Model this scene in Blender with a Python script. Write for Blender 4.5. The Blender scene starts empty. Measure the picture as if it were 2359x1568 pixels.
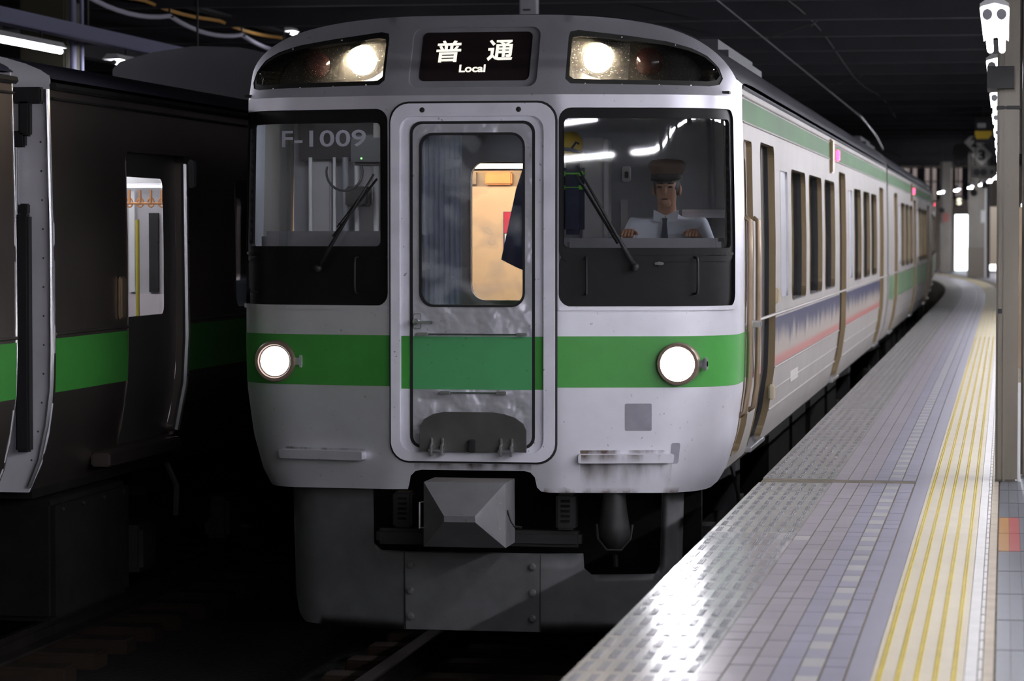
import bpy, bmesh, math, random
from mathutils import Vector, Matrix
from mathutils.geometry import delaunay_2d_cdt
random.seed(7)
PI = math.pi
S = bpy.context.scene
COL = S.collection

# ------------------------------------------------------------ camera, world, exposure
cam_d = bpy.data.cameras.new('camera'); cam = bpy.data.objects.new('camera', cam_d); COL.objects.link(cam)
cam_d.sensor_width = 36.0; cam_d.lens = 36.0 * 6750.0 / 2359.0
cam.location = (2.916, -16.0, 2.45)
cam.rotation_euler = (math.radians(90 - 2.0702), 0, math.radians(9.5594))
cam_d.clip_start = 0.1; cam_d.clip_end = 400
cam_d.dof.use_dof = True; cam_d.dof.focus_distance = 16.3; cam_d.dof.aperture_fstop = 4.5
S.camera = cam
S.view_settings.view_transform = 'Standard'; S.view_settings.look = 'None'
S.view_settings.gamma = 1.0; S.view_settings.use_curve_mapping = False
S.view_settings.exposure = 0.0
wd = bpy.data.worlds.new('sky'); S.world = wd; wd.use_nodes = True
wd.node_tree.nodes['Background'].inputs[0].default_value = (0.86, 0.93, 1.0, 1)
wd.node_tree.nodes['Background'].inputs[1].default_value = 5.0
TUBE = 48.0            # glow of a fluorescent tube

# ------------------------------------------------------------ materials
MATS = {}
def mat(name, col, rough=0.5, metal=0.0, var=0.0, vscale=6.0, bump=0.0, bscale=20.0, emit=0.0, spec=0.5, isl=0.0,
        stretch=(1, 1, 1), spots=0.0, spotcol=(0.05, 0.04, 0.035), coat=0.0):
    if name in MATS: return MATS[name]
    m = bpy.data.materials.new(name); m.use_nodes = True; nt = m.node_tree; N = nt.nodes; L = nt.links
    b = N['Principled BSDF']
    b.inputs['Base Color'].default_value = (*col, 1); b.inputs['Roughness'].default_value = rough
    b.inputs['Metallic'].default_value = metal; b.inputs['Specular IOR Level'].default_value = spec
    if coat: b.inputs['Coat Weight'].default_value = coat; b.inputs['Coat Roughness'].default_value = 0.15
    if emit:
        b.inputs['Emission Color'].default_value = (*col, 1); b.inputs['Emission Strength'].default_value = emit
    last = None
    if var or bump or spots:
        tc = N.new('ShaderNodeTexCoord'); mp = N.new('ShaderNodeMapping'); mp.inputs['Scale'].default_value = stretch
        L.new(tc.outputs['Object'], mp.inputs[0])
    if var:
        n = N.new('ShaderNodeTexNoise'); n.inputs['Scale'].default_value = vscale; n.inputs['Detail'].default_value = 5
        L.new(mp.outputs[0], n.inputs['Vector'])
        r = N.new('ShaderNodeMapRange'); r.inputs['From Min'].default_value = 0.3; r.inputs['From Max'].default_value = 0.7
        r.inputs['To Min'].default_value = 1 - var; r.inputs['To Max'].default_value = 1 + var * 0.6
        L.new(n.outputs[0], r.inputs[0])
        h = N.new('ShaderNodeMix'); h.data_type = 'RGBA'; h.blend_type = 'MULTIPLY'; h.inputs[0].default_value = 1
        h.inputs[6].default_value = (*col, 1); L.new(r.outputs[0], h.inputs[7]); last = h.outputs[2]
    if isl:
        g = N.new('ShaderNodeNewGeometry'); oi = N.new('ShaderNodeObjectInfo')
        a = N.new('ShaderNodeMath'); a.operation = 'ADD'; L.new(g.outputs['Random Per Island'], a.inputs[0]); L.new(oi.outputs['Random'], a.inputs[1])
        fr = N.new('ShaderNodeMath'); fr.operation = 'FRACT'; L.new(a.outputs[0], fr.inputs[0])
        r = N.new('ShaderNodeMapRange'); r.inputs['To Min'].default_value = 1 - isl; r.inputs['To Max'].default_value = 1 + isl
        L.new(fr.outputs[0], r.inputs[0])
        h = N.new('ShaderNodeMix'); h.data_type = 'RGBA'; h.blend_type = 'MULTIPLY'; h.inputs[0].default_value = 1
        if last: L.new(last, h.inputs[6])
        else: h.inputs[6].default_value = (*col, 1)
        L.new(r.outputs[0], h.inputs[7]); last = h.outputs[2]
    if spots:
        v = N.new('ShaderNodeTexNoise'); v.inputs['Scale'].default_value = 38; v.inputs['Detail'].default_value = 2
        L.new(mp.outputs[0], v.inputs['Vector'])
        r = N.new('ShaderNodeMapRange'); r.inputs['From Min'].default_value = 0.70; r.inputs['From Max'].default_value = 0.76
        r.inputs['To Max'].default_value = spots; L.new(v.outputs[0], r.inputs[0])
        h = N.new('ShaderNodeMix'); h.data_type = 'RGBA'
        L.new(r.outputs[0], h.inputs[0])
        if last: L.new(last, h.inputs[6])
        else: h.inputs[6].default_value = (*col, 1)
        h.inputs[7].default_value = (*spotcol, 1); last = h.outputs[2]
    if last: L.new(last, b.inputs['Base Color'])
    if bump:
        n = N.new('ShaderNodeTexNoise'); n.inputs['Scale'].default_value = bscale; n.inputs['Detail'].default_value = 3
        L.new(mp.outputs[0], n.inputs['Vector'])
        bp = N.new('ShaderNodeBump'); bp.inputs['Strength'].default_value = bump; bp.inputs['Distance'].default_value = 0.02
        L.new(n.outputs[0], bp.inputs['Height']); L.new(bp.outputs[0], b.inputs['Normal'])
    MATS[name] = m; return m

def glass(name, tint, rough=0.02, ior=1.5):
    if name in MATS: return MATS[name]
    m = bpy.data.materials.new(name); m.use_nodes = True; nt = m.node_tree; N = nt.nodes; L = nt.links
    N.remove(N['Principled BSDF']); out = N['Material Output']
    t = N.new('ShaderNodeBsdfTransparent'); t.inputs[0].default_value = (*tint, 1)
    g = N.new('ShaderNodeBsdfGlossy'); g.inputs['Roughness'].default_value = rough; g.inputs[0].default_value = (1, 1, 1, 1)
    f = N.new('ShaderNodeFresnel'); f.inputs[0].default_value = ior
    x = N.new('ShaderNodeMixShader'); L.new(f.outputs[0], x.inputs[0]); L.new(t.outputs[0], x.inputs[1]); L.new(g.outputs[0], x.inputs[2])
    L.new(x.outputs[0], out.inputs[0]); MATS[name] = m; return m

SILVER = mat('silver_paint', (0.75, 0.74, 0.81), 0.44, 0.58, var=0.10, vscale=3, spots=0.35)
FRAMEP = mat('door_frame_paint', (0.90, 0.89, 0.99), 0.46, 0.0, var=0.10, vscale=5, spots=0.75)
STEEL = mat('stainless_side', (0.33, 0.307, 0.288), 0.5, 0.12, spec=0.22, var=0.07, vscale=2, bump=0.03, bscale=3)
DENT = mat('dented_steel', (0.84, 0.83, 0.92), 0.34, 0.6, var=0.06, vscale=7, bump=0.8, bscale=4.5, spots=0.5)
for _n in DENT.node_tree.nodes:
    if _n.type == 'BUMP': _n.inputs['Distance'].default_value = 0.045
GREEN = mat('green_vinyl', (0.055, 0.32, 0.05), 0.42, var=0.05, vscale=9, spots=0.2)
GREEND = mat('green_vinyl_door', (0.09, 0.40, 0.15), 0.40, var=0.05, vscale=9, bump=0.06, bscale=9, spots=0.5)
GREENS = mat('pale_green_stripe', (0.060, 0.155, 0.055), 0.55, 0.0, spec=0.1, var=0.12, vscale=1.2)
BLACK = mat('black_frame', (0.009, 0.008, 0.009), 0.45, spec=0.15, var=0.2, vscale=9)
BLACKR = mat('black_rubber', (0.012, 0.012, 0.014), 0.6)
DARKM = mat('dark_metal', (0.022, 0.021, 0.022), 0.55, 0.2, var=0.3, vscale=8)
UNDER = mat('underframe_grime', (0.010, 0.009, 0.008), 0.9, spec=0.12, var=0.4, vscale=6)
SKIRT = mat('skirt_grey', (0.095, 0.095, 0.10), 0.6, var=0.18, vscale=9, bump=0.04, bscale=60, spots=0.3)
FLAP = mat('footplate_grey', (0.085, 0.083, 0.08), 0.5, 0.2, var=0.25, vscale=6)
COVER = mat('coupler_cover_paint', (0.17, 0.17, 0.18), 0.5, var=0.15, vscale=6, spots=0.8, spotcol=(0.09, 0.05, 0.03))
ROOF = mat('roof_grey', (0.075, 0.075, 0.09), 0.5, 0.1, var=0.15, vscale=2)
JAMB = mat('jamb_steel', (0.27, 0.205, 0.12), 0.35, 0.7, var=0.1, vscale=3)  # warm platform reflections put into the steel's base colour
CHROME = mat('bright_steel', (0.72, 0.72, 0.75), 0.25, 0.9)
BRASS = mat('worn_brass', (0.33, 0.25, 0.17), 0.4, 0.6, var=0.15)
RING = mat('lamp_ring', (0.30, 0.22, 0.17), 0.4, 0.5, var=0.15)
LAMPW = mat('headlamp_glow', (1.0, 0.84, 0.60), emit=120.0)
LAMPL = mat('lower_lamp_glow', (0.97, 0.94, 1.0), emit=5.0)
LAMPR = mat('lower_lamp_beam', (0.96, 0.95, 1.0), emit=200.0)
TUBEB = mat('added_row_glow', (0.93, 0.93, 1.0), emit=TUBE * 3.4)  # stronger glow for the added, unseen second lamp row
TUBEM = mat('fluorescent_glow', (0.93, 0.93, 1.0), emit=TUBE)
REDL = mat('tail_lamp_red', (0.03, 0.006, 0.006), 0.15, coat=0.5)
REDG = mat('red_side_lamp_glow', (1.0, 0.05, 0.16), emit=6.0)
SIGNB = mat('sign_glass_black', (0.030, 0.022, 0.024), 0.25)
SIGNW = mat('sign_letters_glow', (0.95, 0.92, 0.80), emit=1.0)
LETTER = mat('grey_lettering', (0.66, 0.66, 0.78), 0.6)
GLASS = glass('clear_glass', (0.80, 0.82, 0.84))
def dirty_glass():
    m = glass('dirty_door_glass', (0.80, 0.82, 0.84)); nt = m.node_tree; N = nt.nodes; L = nt.links
    out = N['Material Output']; old = out.inputs[0].links[0].from_socket
    tc = N.new('ShaderNodeTexCoord'); mp = N.new('ShaderNodeMapping'); mp.inputs['Scale'].default_value = (4, 1, 5); L.new(tc.outputs['Object'], mp.inputs[0])
    n = N.new('ShaderNodeTexNoise'); n.inputs['Scale'].default_value = 1.0; n.inputs['Detail'].default_value = 2; n.inputs['Distortion'].default_value = .3; L.new(mp.outputs[0], n.inputs[0])
    r = N.new('ShaderNodeMapRange'); r.inputs['From Min'].default_value = .48; r.inputs['From Max'].default_value = .72; r.inputs['To Max'].default_value = .45; L.new(n.outputs[0], r.inputs[0])
    d = N.new('ShaderNodeBsdfDiffuse'); d.inputs[0].default_value = (.75, .77, .82, 1); x = N.new('ShaderNodeMixShader')
    L.new(r.outputs[0], x.inputs[0]); L.new(old, x.inputs[1]); L.new(d.outputs[0], x.inputs[2]); L.new(x.outputs[0], out.inputs[0]); return m
DIRTYG = dirty_glass()
def dusty_cover():
    m = glass('dusty_lamp_cover', (0.9, 0.9, 0.9), 0.08); nt = m.node_tree; N = nt.nodes; L = nt.links
    out = N['Material Output']; old = out.inputs[0].links[0].from_socket
    tc = N.new('ShaderNodeTexCoord'); n = N.new('ShaderNodeTexNoise'); n.inputs['Scale'].default_value = 130; n.inputs['Detail'].default_value = 1; L.new(tc.outputs['Object'], n.inputs[0])
    r = N.new('ShaderNodeMapRange'); r.inputs['From Min'].default_value = .63; r.inputs['From Max'].default_value = .72; r.inputs['To Min'].default_value = .035; r.inputs['To Max'].default_value = .40; L.new(n.outputs[0], r.inputs[0])
    d = N.new('ShaderNodeBsdfTranslucent'); d.inputs[0].default_value = (.8, .78, .74, 1); x = N.new('ShaderNodeMixShader')
    L.new(r.outputs[0], x.inputs[0]); L.new(old, x.inputs[1]); L.new(d.outputs[0], x.inputs[2]); L.new(x.outputs[0], out.inputs[0]); return m
COVERG = dusty_cover()
def grime(name, col, z0, z1, k):
    m = bpy.data.materials.new(name); m.use_nodes = True; nt = m.node_tree; N = nt.nodes; L = nt.links; b = N['Principled BSDF']
    b.inputs['Base Color'].default_value = (*col, 1); b.inputs['Roughness'].default_value = .8
    tc = N.new('ShaderNodeTexCoord'); sx = N.new('ShaderNodeSeparateXYZ'); L.new(tc.outputs['Object'], sx.inputs[0])
    mp = N.new('ShaderNodeMapping'); mp.inputs['Scale'].default_value = (9, 2, 3); L.new(tc.outputs['Object'], mp.inputs[0])
    n = N.new('ShaderNodeTexNoise'); n.inputs['Scale'].default_value = 1; n.inputs['Detail'].default_value = 6; L.new(mp.outputs[0], n.inputs[0])
    g = N.new('ShaderNodeMapRange'); g.inputs['From Min'].default_value = z0; g.inputs['From Max'].default_value = z1; L.new(sx.outputs['Z'], g.inputs[0])
    r = N.new('ShaderNodeMapRange'); r.inputs['From Min'].default_value = .42; r.inputs['From Max'].default_value = .75; L.new(n.outputs[0], r.inputs[0])
    q = N.new('ShaderNodeMath'); q.operation = 'MULTIPLY'; L.new(g.outputs[0], q.inputs[0]); L.new(r.outputs[0], q.inputs[1])
    q2 = N.new('ShaderNodeMath'); q2.operation = 'MULTIPLY'; q2.inputs[1].default_value = k; L.new(q.outputs[0], q2.inputs[0]); L.new(q2.outputs[0], b.inputs['Alpha']); return m
SIDEG = glass('tinted_side_glass', (0.40, 0.36, 0.33), 0.03)
WHITE = mat('white_paint', (0.72, 0.72, 0.72), 0.5, var=0.06)
CREAM = mat('cream_panel', (0.62, 0.46, 0.30), 0.5, var=0.05)
ORANGE = mat('warm_orange_panel', (0.70, 0.30, 0.10), 0.4, var=0.2, vscale=5)
GREYP = mat('grey_panel', (0.33, 0.33, 0.36), 0.45, var=0.08)
GREYL = mat('pale_grey_cabinet', (0.46, 0.44, 0.45), 0.5, var=0.05)
CONS = mat('console_grey', (0.24, 0.23, 0.25), 0.55, var=0.08)
CURT = mat('blue_grey_curtain', (0.50, 0.55, 0.66), 0.8, var=0.2, vscale=4)
NAVY = mat('navy_cloth', (0.022, 0.026, 0.06), 0.8, var=0.3, vscale=10)
CONC = mat('concrete', (0.30, 0.28, 0.25), 0.8, var=0.2, vscale=1.5, bump=0.1, bscale=12)
CEILM = mat('ceiling_dark_paint', (0.010, 0.009, 0.014), 0.9, spec=0.2, var=0.25, vscale=0.8)  # dark paint, slightly mottled
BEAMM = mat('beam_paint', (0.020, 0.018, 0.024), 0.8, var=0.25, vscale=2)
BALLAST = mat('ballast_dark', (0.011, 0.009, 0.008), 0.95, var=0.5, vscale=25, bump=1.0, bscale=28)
RAILM = mat('rail_steel', (0.16, 0.14, 0.13), 0.4, 0.7, var=0.2)
SLEEP = mat('sleeper_concrete', (0.035, 0.02, 0.012), 0.9, var=0.3, vscale=9)
SLAB = mat('edge_slab', (0.33, 0.31, 0.32), 0.21, var=0.07, vscale=7, isl=0.05, spots=0.25)
TILEM = mat('paver_tile', (0.30, 0.275, 0.31), 0.33, var=0.05, vscale=9, isl=0.09)
TILEB = mat('paver_tile_bluish', (0.28, 0.27, 0.34), 0.33, var=0.05, vscale=9, isl=0.08)
TILEW = mat('paver_tile_white', (0.43, 0.42, 0.41), 0.33, var=0.04, vscale=9, isl=0.04)
GROUT = mat('grout', (0.19, 0.165, 0.13), 0.9, spec=0.05, var=0.25, vscale=12)
PLAINB = mat('plain_band', (0.26, 0.25, 0.31), 0.35, var=0.05, vscale=5)
MATC = mat('tactile_cream', (0.50, 0.44, 0.32), 0.5, var=0.07, vscale=4, spots=0.2)
DOTY = mat('tactile_yellow', (0.50, 0.385, 0.05), 0.45, var=0.12, vscale=6)
WSTRIP = mat('white_strip', (0.55, 0.53, 0.51), 0.45, var=0.10, vscale=9)
KERB = mat('beige_kerb', (0.42, 0.36, 0.28), 0.6, var=0.15, vscale=8)
GFLOOR = mat('grey_floor_tile', (0.13, 0.135, 0.155), 0.4, var=0.07, vscale=9, isl=0.10)
OTILE = mat('orange_floor_tile', (0.36, 0.18, 0.06), 0.45, var=0.08, isl=0.05)
RTILE = mat('red_floor_tile', (0.33, 0.075, 0.075), 0.45, var=0.08, isl=0.05)
PILLAR = mat('pillar_paint', (0.19, 0.165, 0.13), 0.42, 0.1, var=0.28, vscale=3, stretch=(1, 1, .35), spots=0.3)
PIPEB = mat('bluish_pipe', (0.20, 0.20, 0.32), 0.5, 0.2)
SKIN = mat('skin', (0.42, 0.21, 0.13), 0.55)
SHIRT = mat('white_shirt', (0.66, 0.68, 0.76), 0.8, var=0.05)
YEL = mat('yellow_cloth', (0.60, 0.40, 0.02), 0.6)

# ------------------------------------------------------------ mesh builders
class MB:
    def __init__(s): s.v = []; s.f = []
    def add(s, vs, fs):
        o = len(s.v); s.v += [tuple(v) for v in vs]; s.f += [tuple(i + o for i in f) for f in fs]; return s
    def box(s, x0, x1, y0, y1, z0, z1):
        vs = [(x, y, z) for z in (z0, z1) for y in (y0, y1) for x in (x0, x1)]
        return s.add(vs, [(0, 2, 3, 1), (4, 5, 7, 6), (0, 1, 5, 4), (2, 6, 7, 3), (0, 4, 6, 2), (1, 3, 7, 5)])
    def bbox(s, x0, x1, y0, y1, z0, z1, b=0.01):      # chamfered box
        bm = bmesh.new(); bmesh.ops.create_cube(bm, size=1.0)
        for v in bm.verts:
            v.co = Vector(((x0 + x1) / 2 + v.co.x * (x1 - x0), (y0 + y1) / 2 + v.co.y * (y1 - y0), (z0 + z1) / 2 + v.co.z * (z1 - z0)))
        bmesh.ops.bevel(bm, geom=list(bm.edges), offset=b, segments=2, affect='EDGES', clamp_overlap=True)
        bm.verts.index_update(); s.add([v.co for v in bm.verts], [[v.index for v in f.verts] for f in bm.faces]); bm.free(); return s
    def cyl(s, p0, p1, r0, r1=None, n=12, caps=True):
        r1 = r0 if r1 is None else r1
        p0 = Vector(p0); p1 = Vector(p1); d = (p1 - p0).normalized()
        a = d.orthogonal().normalized(); b = d.cross(a)
        vs = []
        for p, r in ((p0, r0), (p1, r1)):
            for i in range(n):
                t = 2 * PI * i / n; vs.append(p + (a * math.cos(t) + b * math.sin(t)) * r)
        fs = [(i, (i + 1) % n, n + (i + 1) % n, n + i) for i in range(n)]
        if caps: fs += [tuple(range(n - 1, -1, -1)), tuple(range(n, 2 * n))]
        return s.add(vs, fs)
    def tube(s, path, r, n=8):
        path = [Vector(p) for p in path]; rings = []; a = None
        for i, p in enumerate(path):
            d = (path[min(i + 1, len(path) - 1)] - path[max(i - 1, 0)]).normalized()
            if a is None: a = d.orthogonal().normalized()
            a = (a - d * a.dot(d)).normalized(); b = d.cross(a)
            rr = r[i] if isinstance(r, (list, tuple)) else r
            rings.append([p + (a * math.cos(2 * PI * k / n) + b * math.sin(2 * PI * k / n)) * rr for k in range(n)])
        vs = [v for g in rings for v in g]; fs = []
        for i in range(len(rings) - 1):
            for k in range(n): fs.append((i * n + k, i * n + (k + 1) % n, (i + 1) * n + (k + 1) % n, (i + 1) * n + k))
        fs += [tuple(range(n - 1, -1, -1)), tuple((len(rings) - 1) * n + k for k in range(n))]
        return s.add(vs, fs)
    def lathe(s, prof, c=(0, 0, 0), axis='Y', n=28):     # prof: (radius, along axis); along -Y points at the viewer
        vs = []; fs = []
        for r, t in prof:
            for k in range(n):
                q = 2 * PI * k / n; u, w = r * math.cos(q), r * math.sin(q)
                vs.append((c[0] + u, c[1] + t, c[2] + w) if axis == 'Y' else ((c[0] + u, c[1] + w, c[2] + t) if axis == 'Z' else (c[0] + t, c[1] + u, c[2] + w)))
        for i in range(len(prof) - 1):
            for k in range(n): fs.append((i * n + k, i * n + (k + 1) % n, (i + 1) * n + (k + 1) % n, (i + 1) * n + k))
        if prof[0][0] > 1e-5: fs.append(tuple(range(n)))
        if prof[-1][0] > 1e-5: fs.append(tuple((len(prof) - 1) * n + k for k in range(n)))
        return s.add(vs, fs)
    def ball(s, c, rx, ry, rz, n=14, m=9):
        vs = []; fs = []
        for j in range(m + 1):
            p = PI * j / m
            for k in range(n):
                q = 2 * PI * k / n
                vs.append((c[0] + rx * math.sin(p) * math.cos(q), c[1] + ry * math.sin(p) * math.sin(q), c[2] + rz * math.cos(p)))
        for j in range(m):
            for k in range(n): fs.append((j * n + k, (j + 1) * n + k, (j + 1) * n + (k + 1) % n, j * n + (k + 1) % n))
        return s.add(vs, fs)
    def prism(s, poly, y0, y1):          # poly in (x,z), extruded along y
        n = len(poly); vs = [(x, y0, z) for x, z in poly] + [(x, y1, z) for x, z in poly]
        fs = [tuple(range(n)), tuple(range(2 * n - 1, n - 1, -1))] + [(i, n + i, n + (i + 1) % n, (i + 1) % n) for i in range(n)]
        return s.add(vs, fs)
    def xprism(s, poly, x0, x1):         # poly in (y,z), extruded along x
        n = len(poly); vs = [(x0, y, z) for y, z in poly] + [(x1, y, z) for y, z in poly]
        fs = [tuple(range(n)), tuple(range(2 * n - 1, n - 1, -1))] + [(i, n + i, n + (i + 1) % n, (i + 1) % n) for i in range(n)]
        return s.add(vs, fs)
    def build(s, name, m, parent=None, smooth=False, fix=True):
        me = bpy.data.meshes.new(name); me.from_pydata(s.v, [], s.f); me.validate()
        if fix:
            bm = bmesh.new(); bm.from_mesh(me); bmesh.ops.remove_doubles(bm, verts=bm.verts, dist=1e-6)
            bmesh.ops.recalc_face_normals(bm, faces=bm.faces); bm.to_mesh(me); bm.free()
        me.materials.append(m)
        o = bpy.data.objects.new(name, me); COL.objects.link(o)
        if parent: o.parent = parent
        if smooth:
            for p in me.polygons: p.use_smooth = True
            if smooth == 'auto':
                try: me.set_sharp_from_angle(angle=math.radians(40))
                except Exception: pass
        return o

def thing(name, label, cat, loc=(0, 0, 0), group=None, rotz=0):
    o = bpy.data.objects.new(name, None); COL.objects.link(o); o.location = loc; o.rotation_euler = (0, 0, rotz)
    o.empty_display_size = 0.2
    return tag(o, label, cat, group)
def tag(o, label, cat, group=None):
    o['label'] = label; o['category'] = cat
    if group: o['group'] = group
    return o
def copy_tree(o, parent=None):
    c = o.copy(); COL.objects.link(c)
    if parent: c.parent = parent
    for ch in list(o.children): copy_tree(ch, c)
    return c
def structure(o): o['kind'] = 'structure'; return o
def stuff(o): o['kind'] = 'stuff'; return o

# ---- flat outlines and curved panels
def rrect(x0, x1, z0, z1, r=0.05, n=6):
    r = min(r, (x1 - x0) / 2.01, (z1 - z0) / 2.01); p = []
    for cx, cz, a in ((x1 - r, z0 + r, -90), (x1 - r, z1 - r, 0), (x0 + r, z1 - r, 90), (x0 + r, z0 + r, 180)):
        for i in range(n + 1):
            t = math.radians(a + 90 * i / n); p.append((cx + r * math.cos(t), cz + r * math.sin(t)))
    return p
def resample(loop, step):
    out = []
    for i, a in enumerate(loop):
        b = loop[(i + 1) % len(loop)]; d = math.hypot(b[0] - a[0], b[1] - a[1]); k = max(1, int(math.ceil(d / step)))
        for j in range(k): out.append((a[0] + (b[0] - a[0]) * j / k, a[1] + (b[1] - a[1]) * j / k))
    return out
def inside(p, loop):
    x, y = p; c = False; n = len(loop); j = n - 1
    for i in range(n):
        xi, yi = loop[i]; xj, yj = loop[j]
        if (yi > y) != (yj > y) and x < (xj - xi) * (y - yi) / (yj - yi) + xi: c = not c
        j = i
    return c
def panel(outer, holes, fmap, step=0.06, d=0.0, thick=0.0, mb=None):
    """curved sheet with holes; fmap(s, z, d) -> point"""
    mb = mb or MB()
    loops = [resample(outer, step)] + [resample(h, step) for h in holes]
    pts = []; edges = []
    for lp in loops:
        o = len(pts); pts += lp; edges += [(o + i, o + (i + 1) % len(lp)) for i in range(len(lp))]
    nb = len(pts)
    xs = [p[0] for p in loops[0]]; zs = [p[1] for p in loops[0]]
    bl = pts[:nb]; cell = {}
    for p in bl: cell.setdefault((int(p[0] // step), int(p[1] // step)), []).append(p)
    nx = int((max(xs) - min(xs)) / step); nz = int((max(zs) - min(zs)) / step)
    for i in range(1, nx + 1):
        for j in range(1, nz + 1):
            p = (min(xs) + i * step + 1e-4, min(zs) + j * step + 1.3e-4)
            if not inside(p, loops[0]) or any(inside(p, h) for h in loops[1:]): continue
            ci, cj = int(p[0] // step), int(p[1] // step)
            if any((q[0] - p[0]) ** 2 + (q[1] - p[1]) ** 2 < (0.45 * step) ** 2 for a in (-1, 0, 1) for b in (-1, 0, 1) for q in cell.get((ci + a, cj + b), ())): continue
            pts.append(p)
    r = delaunay_2d_cdt([Vector(p) for p in pts], edges, [], 0, 1e-7)
    V, Fc = r[0], r[2]; keep = []
    for f in Fc:
        c = (sum(V[i][0] for i in f) / 3, sum(V[i][1] for i in f) / 3)
        if inside(c, loops[0]) and not any(inside(c, h) for h in loops[1:]): keep.append(tuple(f))
    mb.add([fmap(v[0], v[1], d) for v in V], keep)
    if thick:
        for lp in loops: rim(lp, fmap, d, d - thick, mb)
    return mb
def rim(loop, fmap, d0, d1, mb=None, step=0.06):
    mb = mb or MB(); lp = resample(loop, step); n = len(lp)
    mb.add([fmap(s, z, d0) for s, z in lp] + [fmap(s, z, d1) for s, z in lp], [(i, (i + 1) % n, n + (i + 1) % n, n + i) for i in range(n)])
    return mb
def text_shape(body, size=1.0, bold=0.0):
    cu = bpy.data.curves.new('text', 'FONT'); cu.body = body; cu.size = size; cu.offset = bold; cu.resolution_u = 4
    o = bpy.data.objects.new('text', cu); COL.objects.link(o)
    dg = bpy.context.evaluated_depsgraph_get(); me = o.evaluated_get(dg).to_mesh()
    vs = [v.co.copy() for v in me.vertices]; fs = [tuple(p.vertices) for p in me.polygons]
    o.evaluated_get(dg).to_mesh_clear(); bpy.data.objects.remove(o); bpy.data.curves.remove(cu)
    return vs, fs
def lettering(body, x0, x1, z0, z1, fmap, d, name, m, parent, bold=0.0):
    vs, fs = text_shape(body, 1.0, bold)
    ax = min(v.x for v in vs); bx = max(v.x for v in vs); ay = min(v.y for v in vs); by = max(v.y for v in vs)
    mb = MB(); mb.add([fmap(x0 + (v.x - ax) / (bx - ax) * (x1 - x0), z0 + (v.y - ay) / (by - ay) * (z1 - z0), d) for v in vs], fs)
    return mb.build(name, m, parent, fix=False)

# ---- body cross-section and front plan
def half_width(z):
    T = ((0.95, 1.235), (1.02, 1.275), (1.1, 1.325), (1.3, 1.385), (1.57, 1.424), (1.8, 1.43), (2.4, 1.43), (3.25, 1.412), (3.4, 1.41))
    if z <= T[0][0]: return T[0][1]
    for (a, b), (c, d) in zip(T, T[1:]):
        if z <= c: return b + (d - b) * (z - a) / (c - a)
    return T[-1][1]
def roof_line(x):
    t = min(abs(x) / 1.44, 0.999); return 3.25 + 0.43 * (1 - t ** 3.5) ** 0.5
PLAN = [(0.0, 0.0), (0.455, 0.0), (0.49, 0.004)]
_p0 = Vector((1.04, 0.12)); _d = Vector((0.982, 0.19)); _q = [_p0, _p0 + _d * 0.24, Vector((1.43, 0.33)), Vector((1.43, 0.60))]
for i in range(1, 12): PLAN.append((0.49 + 0.55 * i / 12, 0.004 + 0.116 * i / 12))
for i in range(0, 25):
    t = i / 24; p = _q[0] * (1 - t) ** 3 + _q[1] * 3 * t * (1 - t) ** 2 + _q[2] * 3 * t * t * (1 - t) + _q[3] * t ** 3; PLAN.append((p.x, p.y))
PLAN.append((1.43, 0.92))
ARC = [0.0]
for a, b in zip(PLAN, PLAN[1:]): ARC.append(ARC[-1] + math.hypot(b[0] - a[0], b[1] - a[1]))
SMAX = ARC[-1]
def plan(s):
    t = abs(s)
    for i in range(len(ARC) - 1):
        if t <= ARC[i + 1] or i == len(ARC) - 2:
            k = (t - ARC[i]) / (ARC[i + 1] - ARC[i]); a, b = PLAN[i], PLAN[i + 1]
            x = a[0] + (b[0] - a[0]) * k; y = a[1] + (b[1] - a[1]) * k
            dx, dy = b[0] - a[0], b[1] - a[1]; l = math.hypot(dx, dy)
            return (x, y, dy / l, -dx / l)
def s_of_x(x):
    t = abs(x)
    for i in range(len(PLAN) - 1):
        if t <= PLAN[i + 1][0]:
            k = (t - PLAN[i][0]) / max(1e-9, PLAN[i + 1][0] - PLAN[i][0]); return math.copysign(ARC[i] + k * (ARC[i + 1] - ARC[i]), x)
    return math.copysign(SMAX, x)
def s_of_y(y, sg=1):
    for i in range(len(PLAN) - 1):
        if PLAN[i][0] > 1.0 and y <= PLAN[i + 1][1]:
            k = (y - PLAN[i][1]) / (PLAN[i + 1][1] - PLAN[i][1]); return sg * (ARC[i] + k * (ARC[i + 1] - ARC[i]))
    return sg * SMAX
def hood(z):
    t = z - 3.222
    return 0.55 * max(0.0, t)
def face(s, z, d=0.0):
    x, y, nx, ny = plan(s); x += nx * d; y += ny * d
    if x > 1.0: x = 1.0 + (x - 1.0) * (half_width(z) - 1.0) / 0.43
    return Vector((math.copysign(x, s) if s else 0.0, y + hood(z), z))
# ------------------------------------------------------------ one car side, shared by every car of the silver train
CARL = 21.6
def side(y, z, d=0.0): return Vector((half_width(z) + d, y, z))
def sideL(y, z, d=0.0): return Vector((-half_width(z) - d, y, z))
DOORS = [(2.11, 3.18), (10.76, 11.80), (19.39, 20.42)]
PLAINW = [(3.67, 4.34), (12.34, 12.98)]
WINS = [(4.71, 6.16), (6.61, 8.11), (8.57, 9.95), (13.39, 14.72), (15.30, 16.72), (17.12, 18.47)]
def body_section_ring(z0=1.08, z1=3.28, n=14): return [z0 + (z1 - z0) * i / n for i in range(n + 1)]

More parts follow.
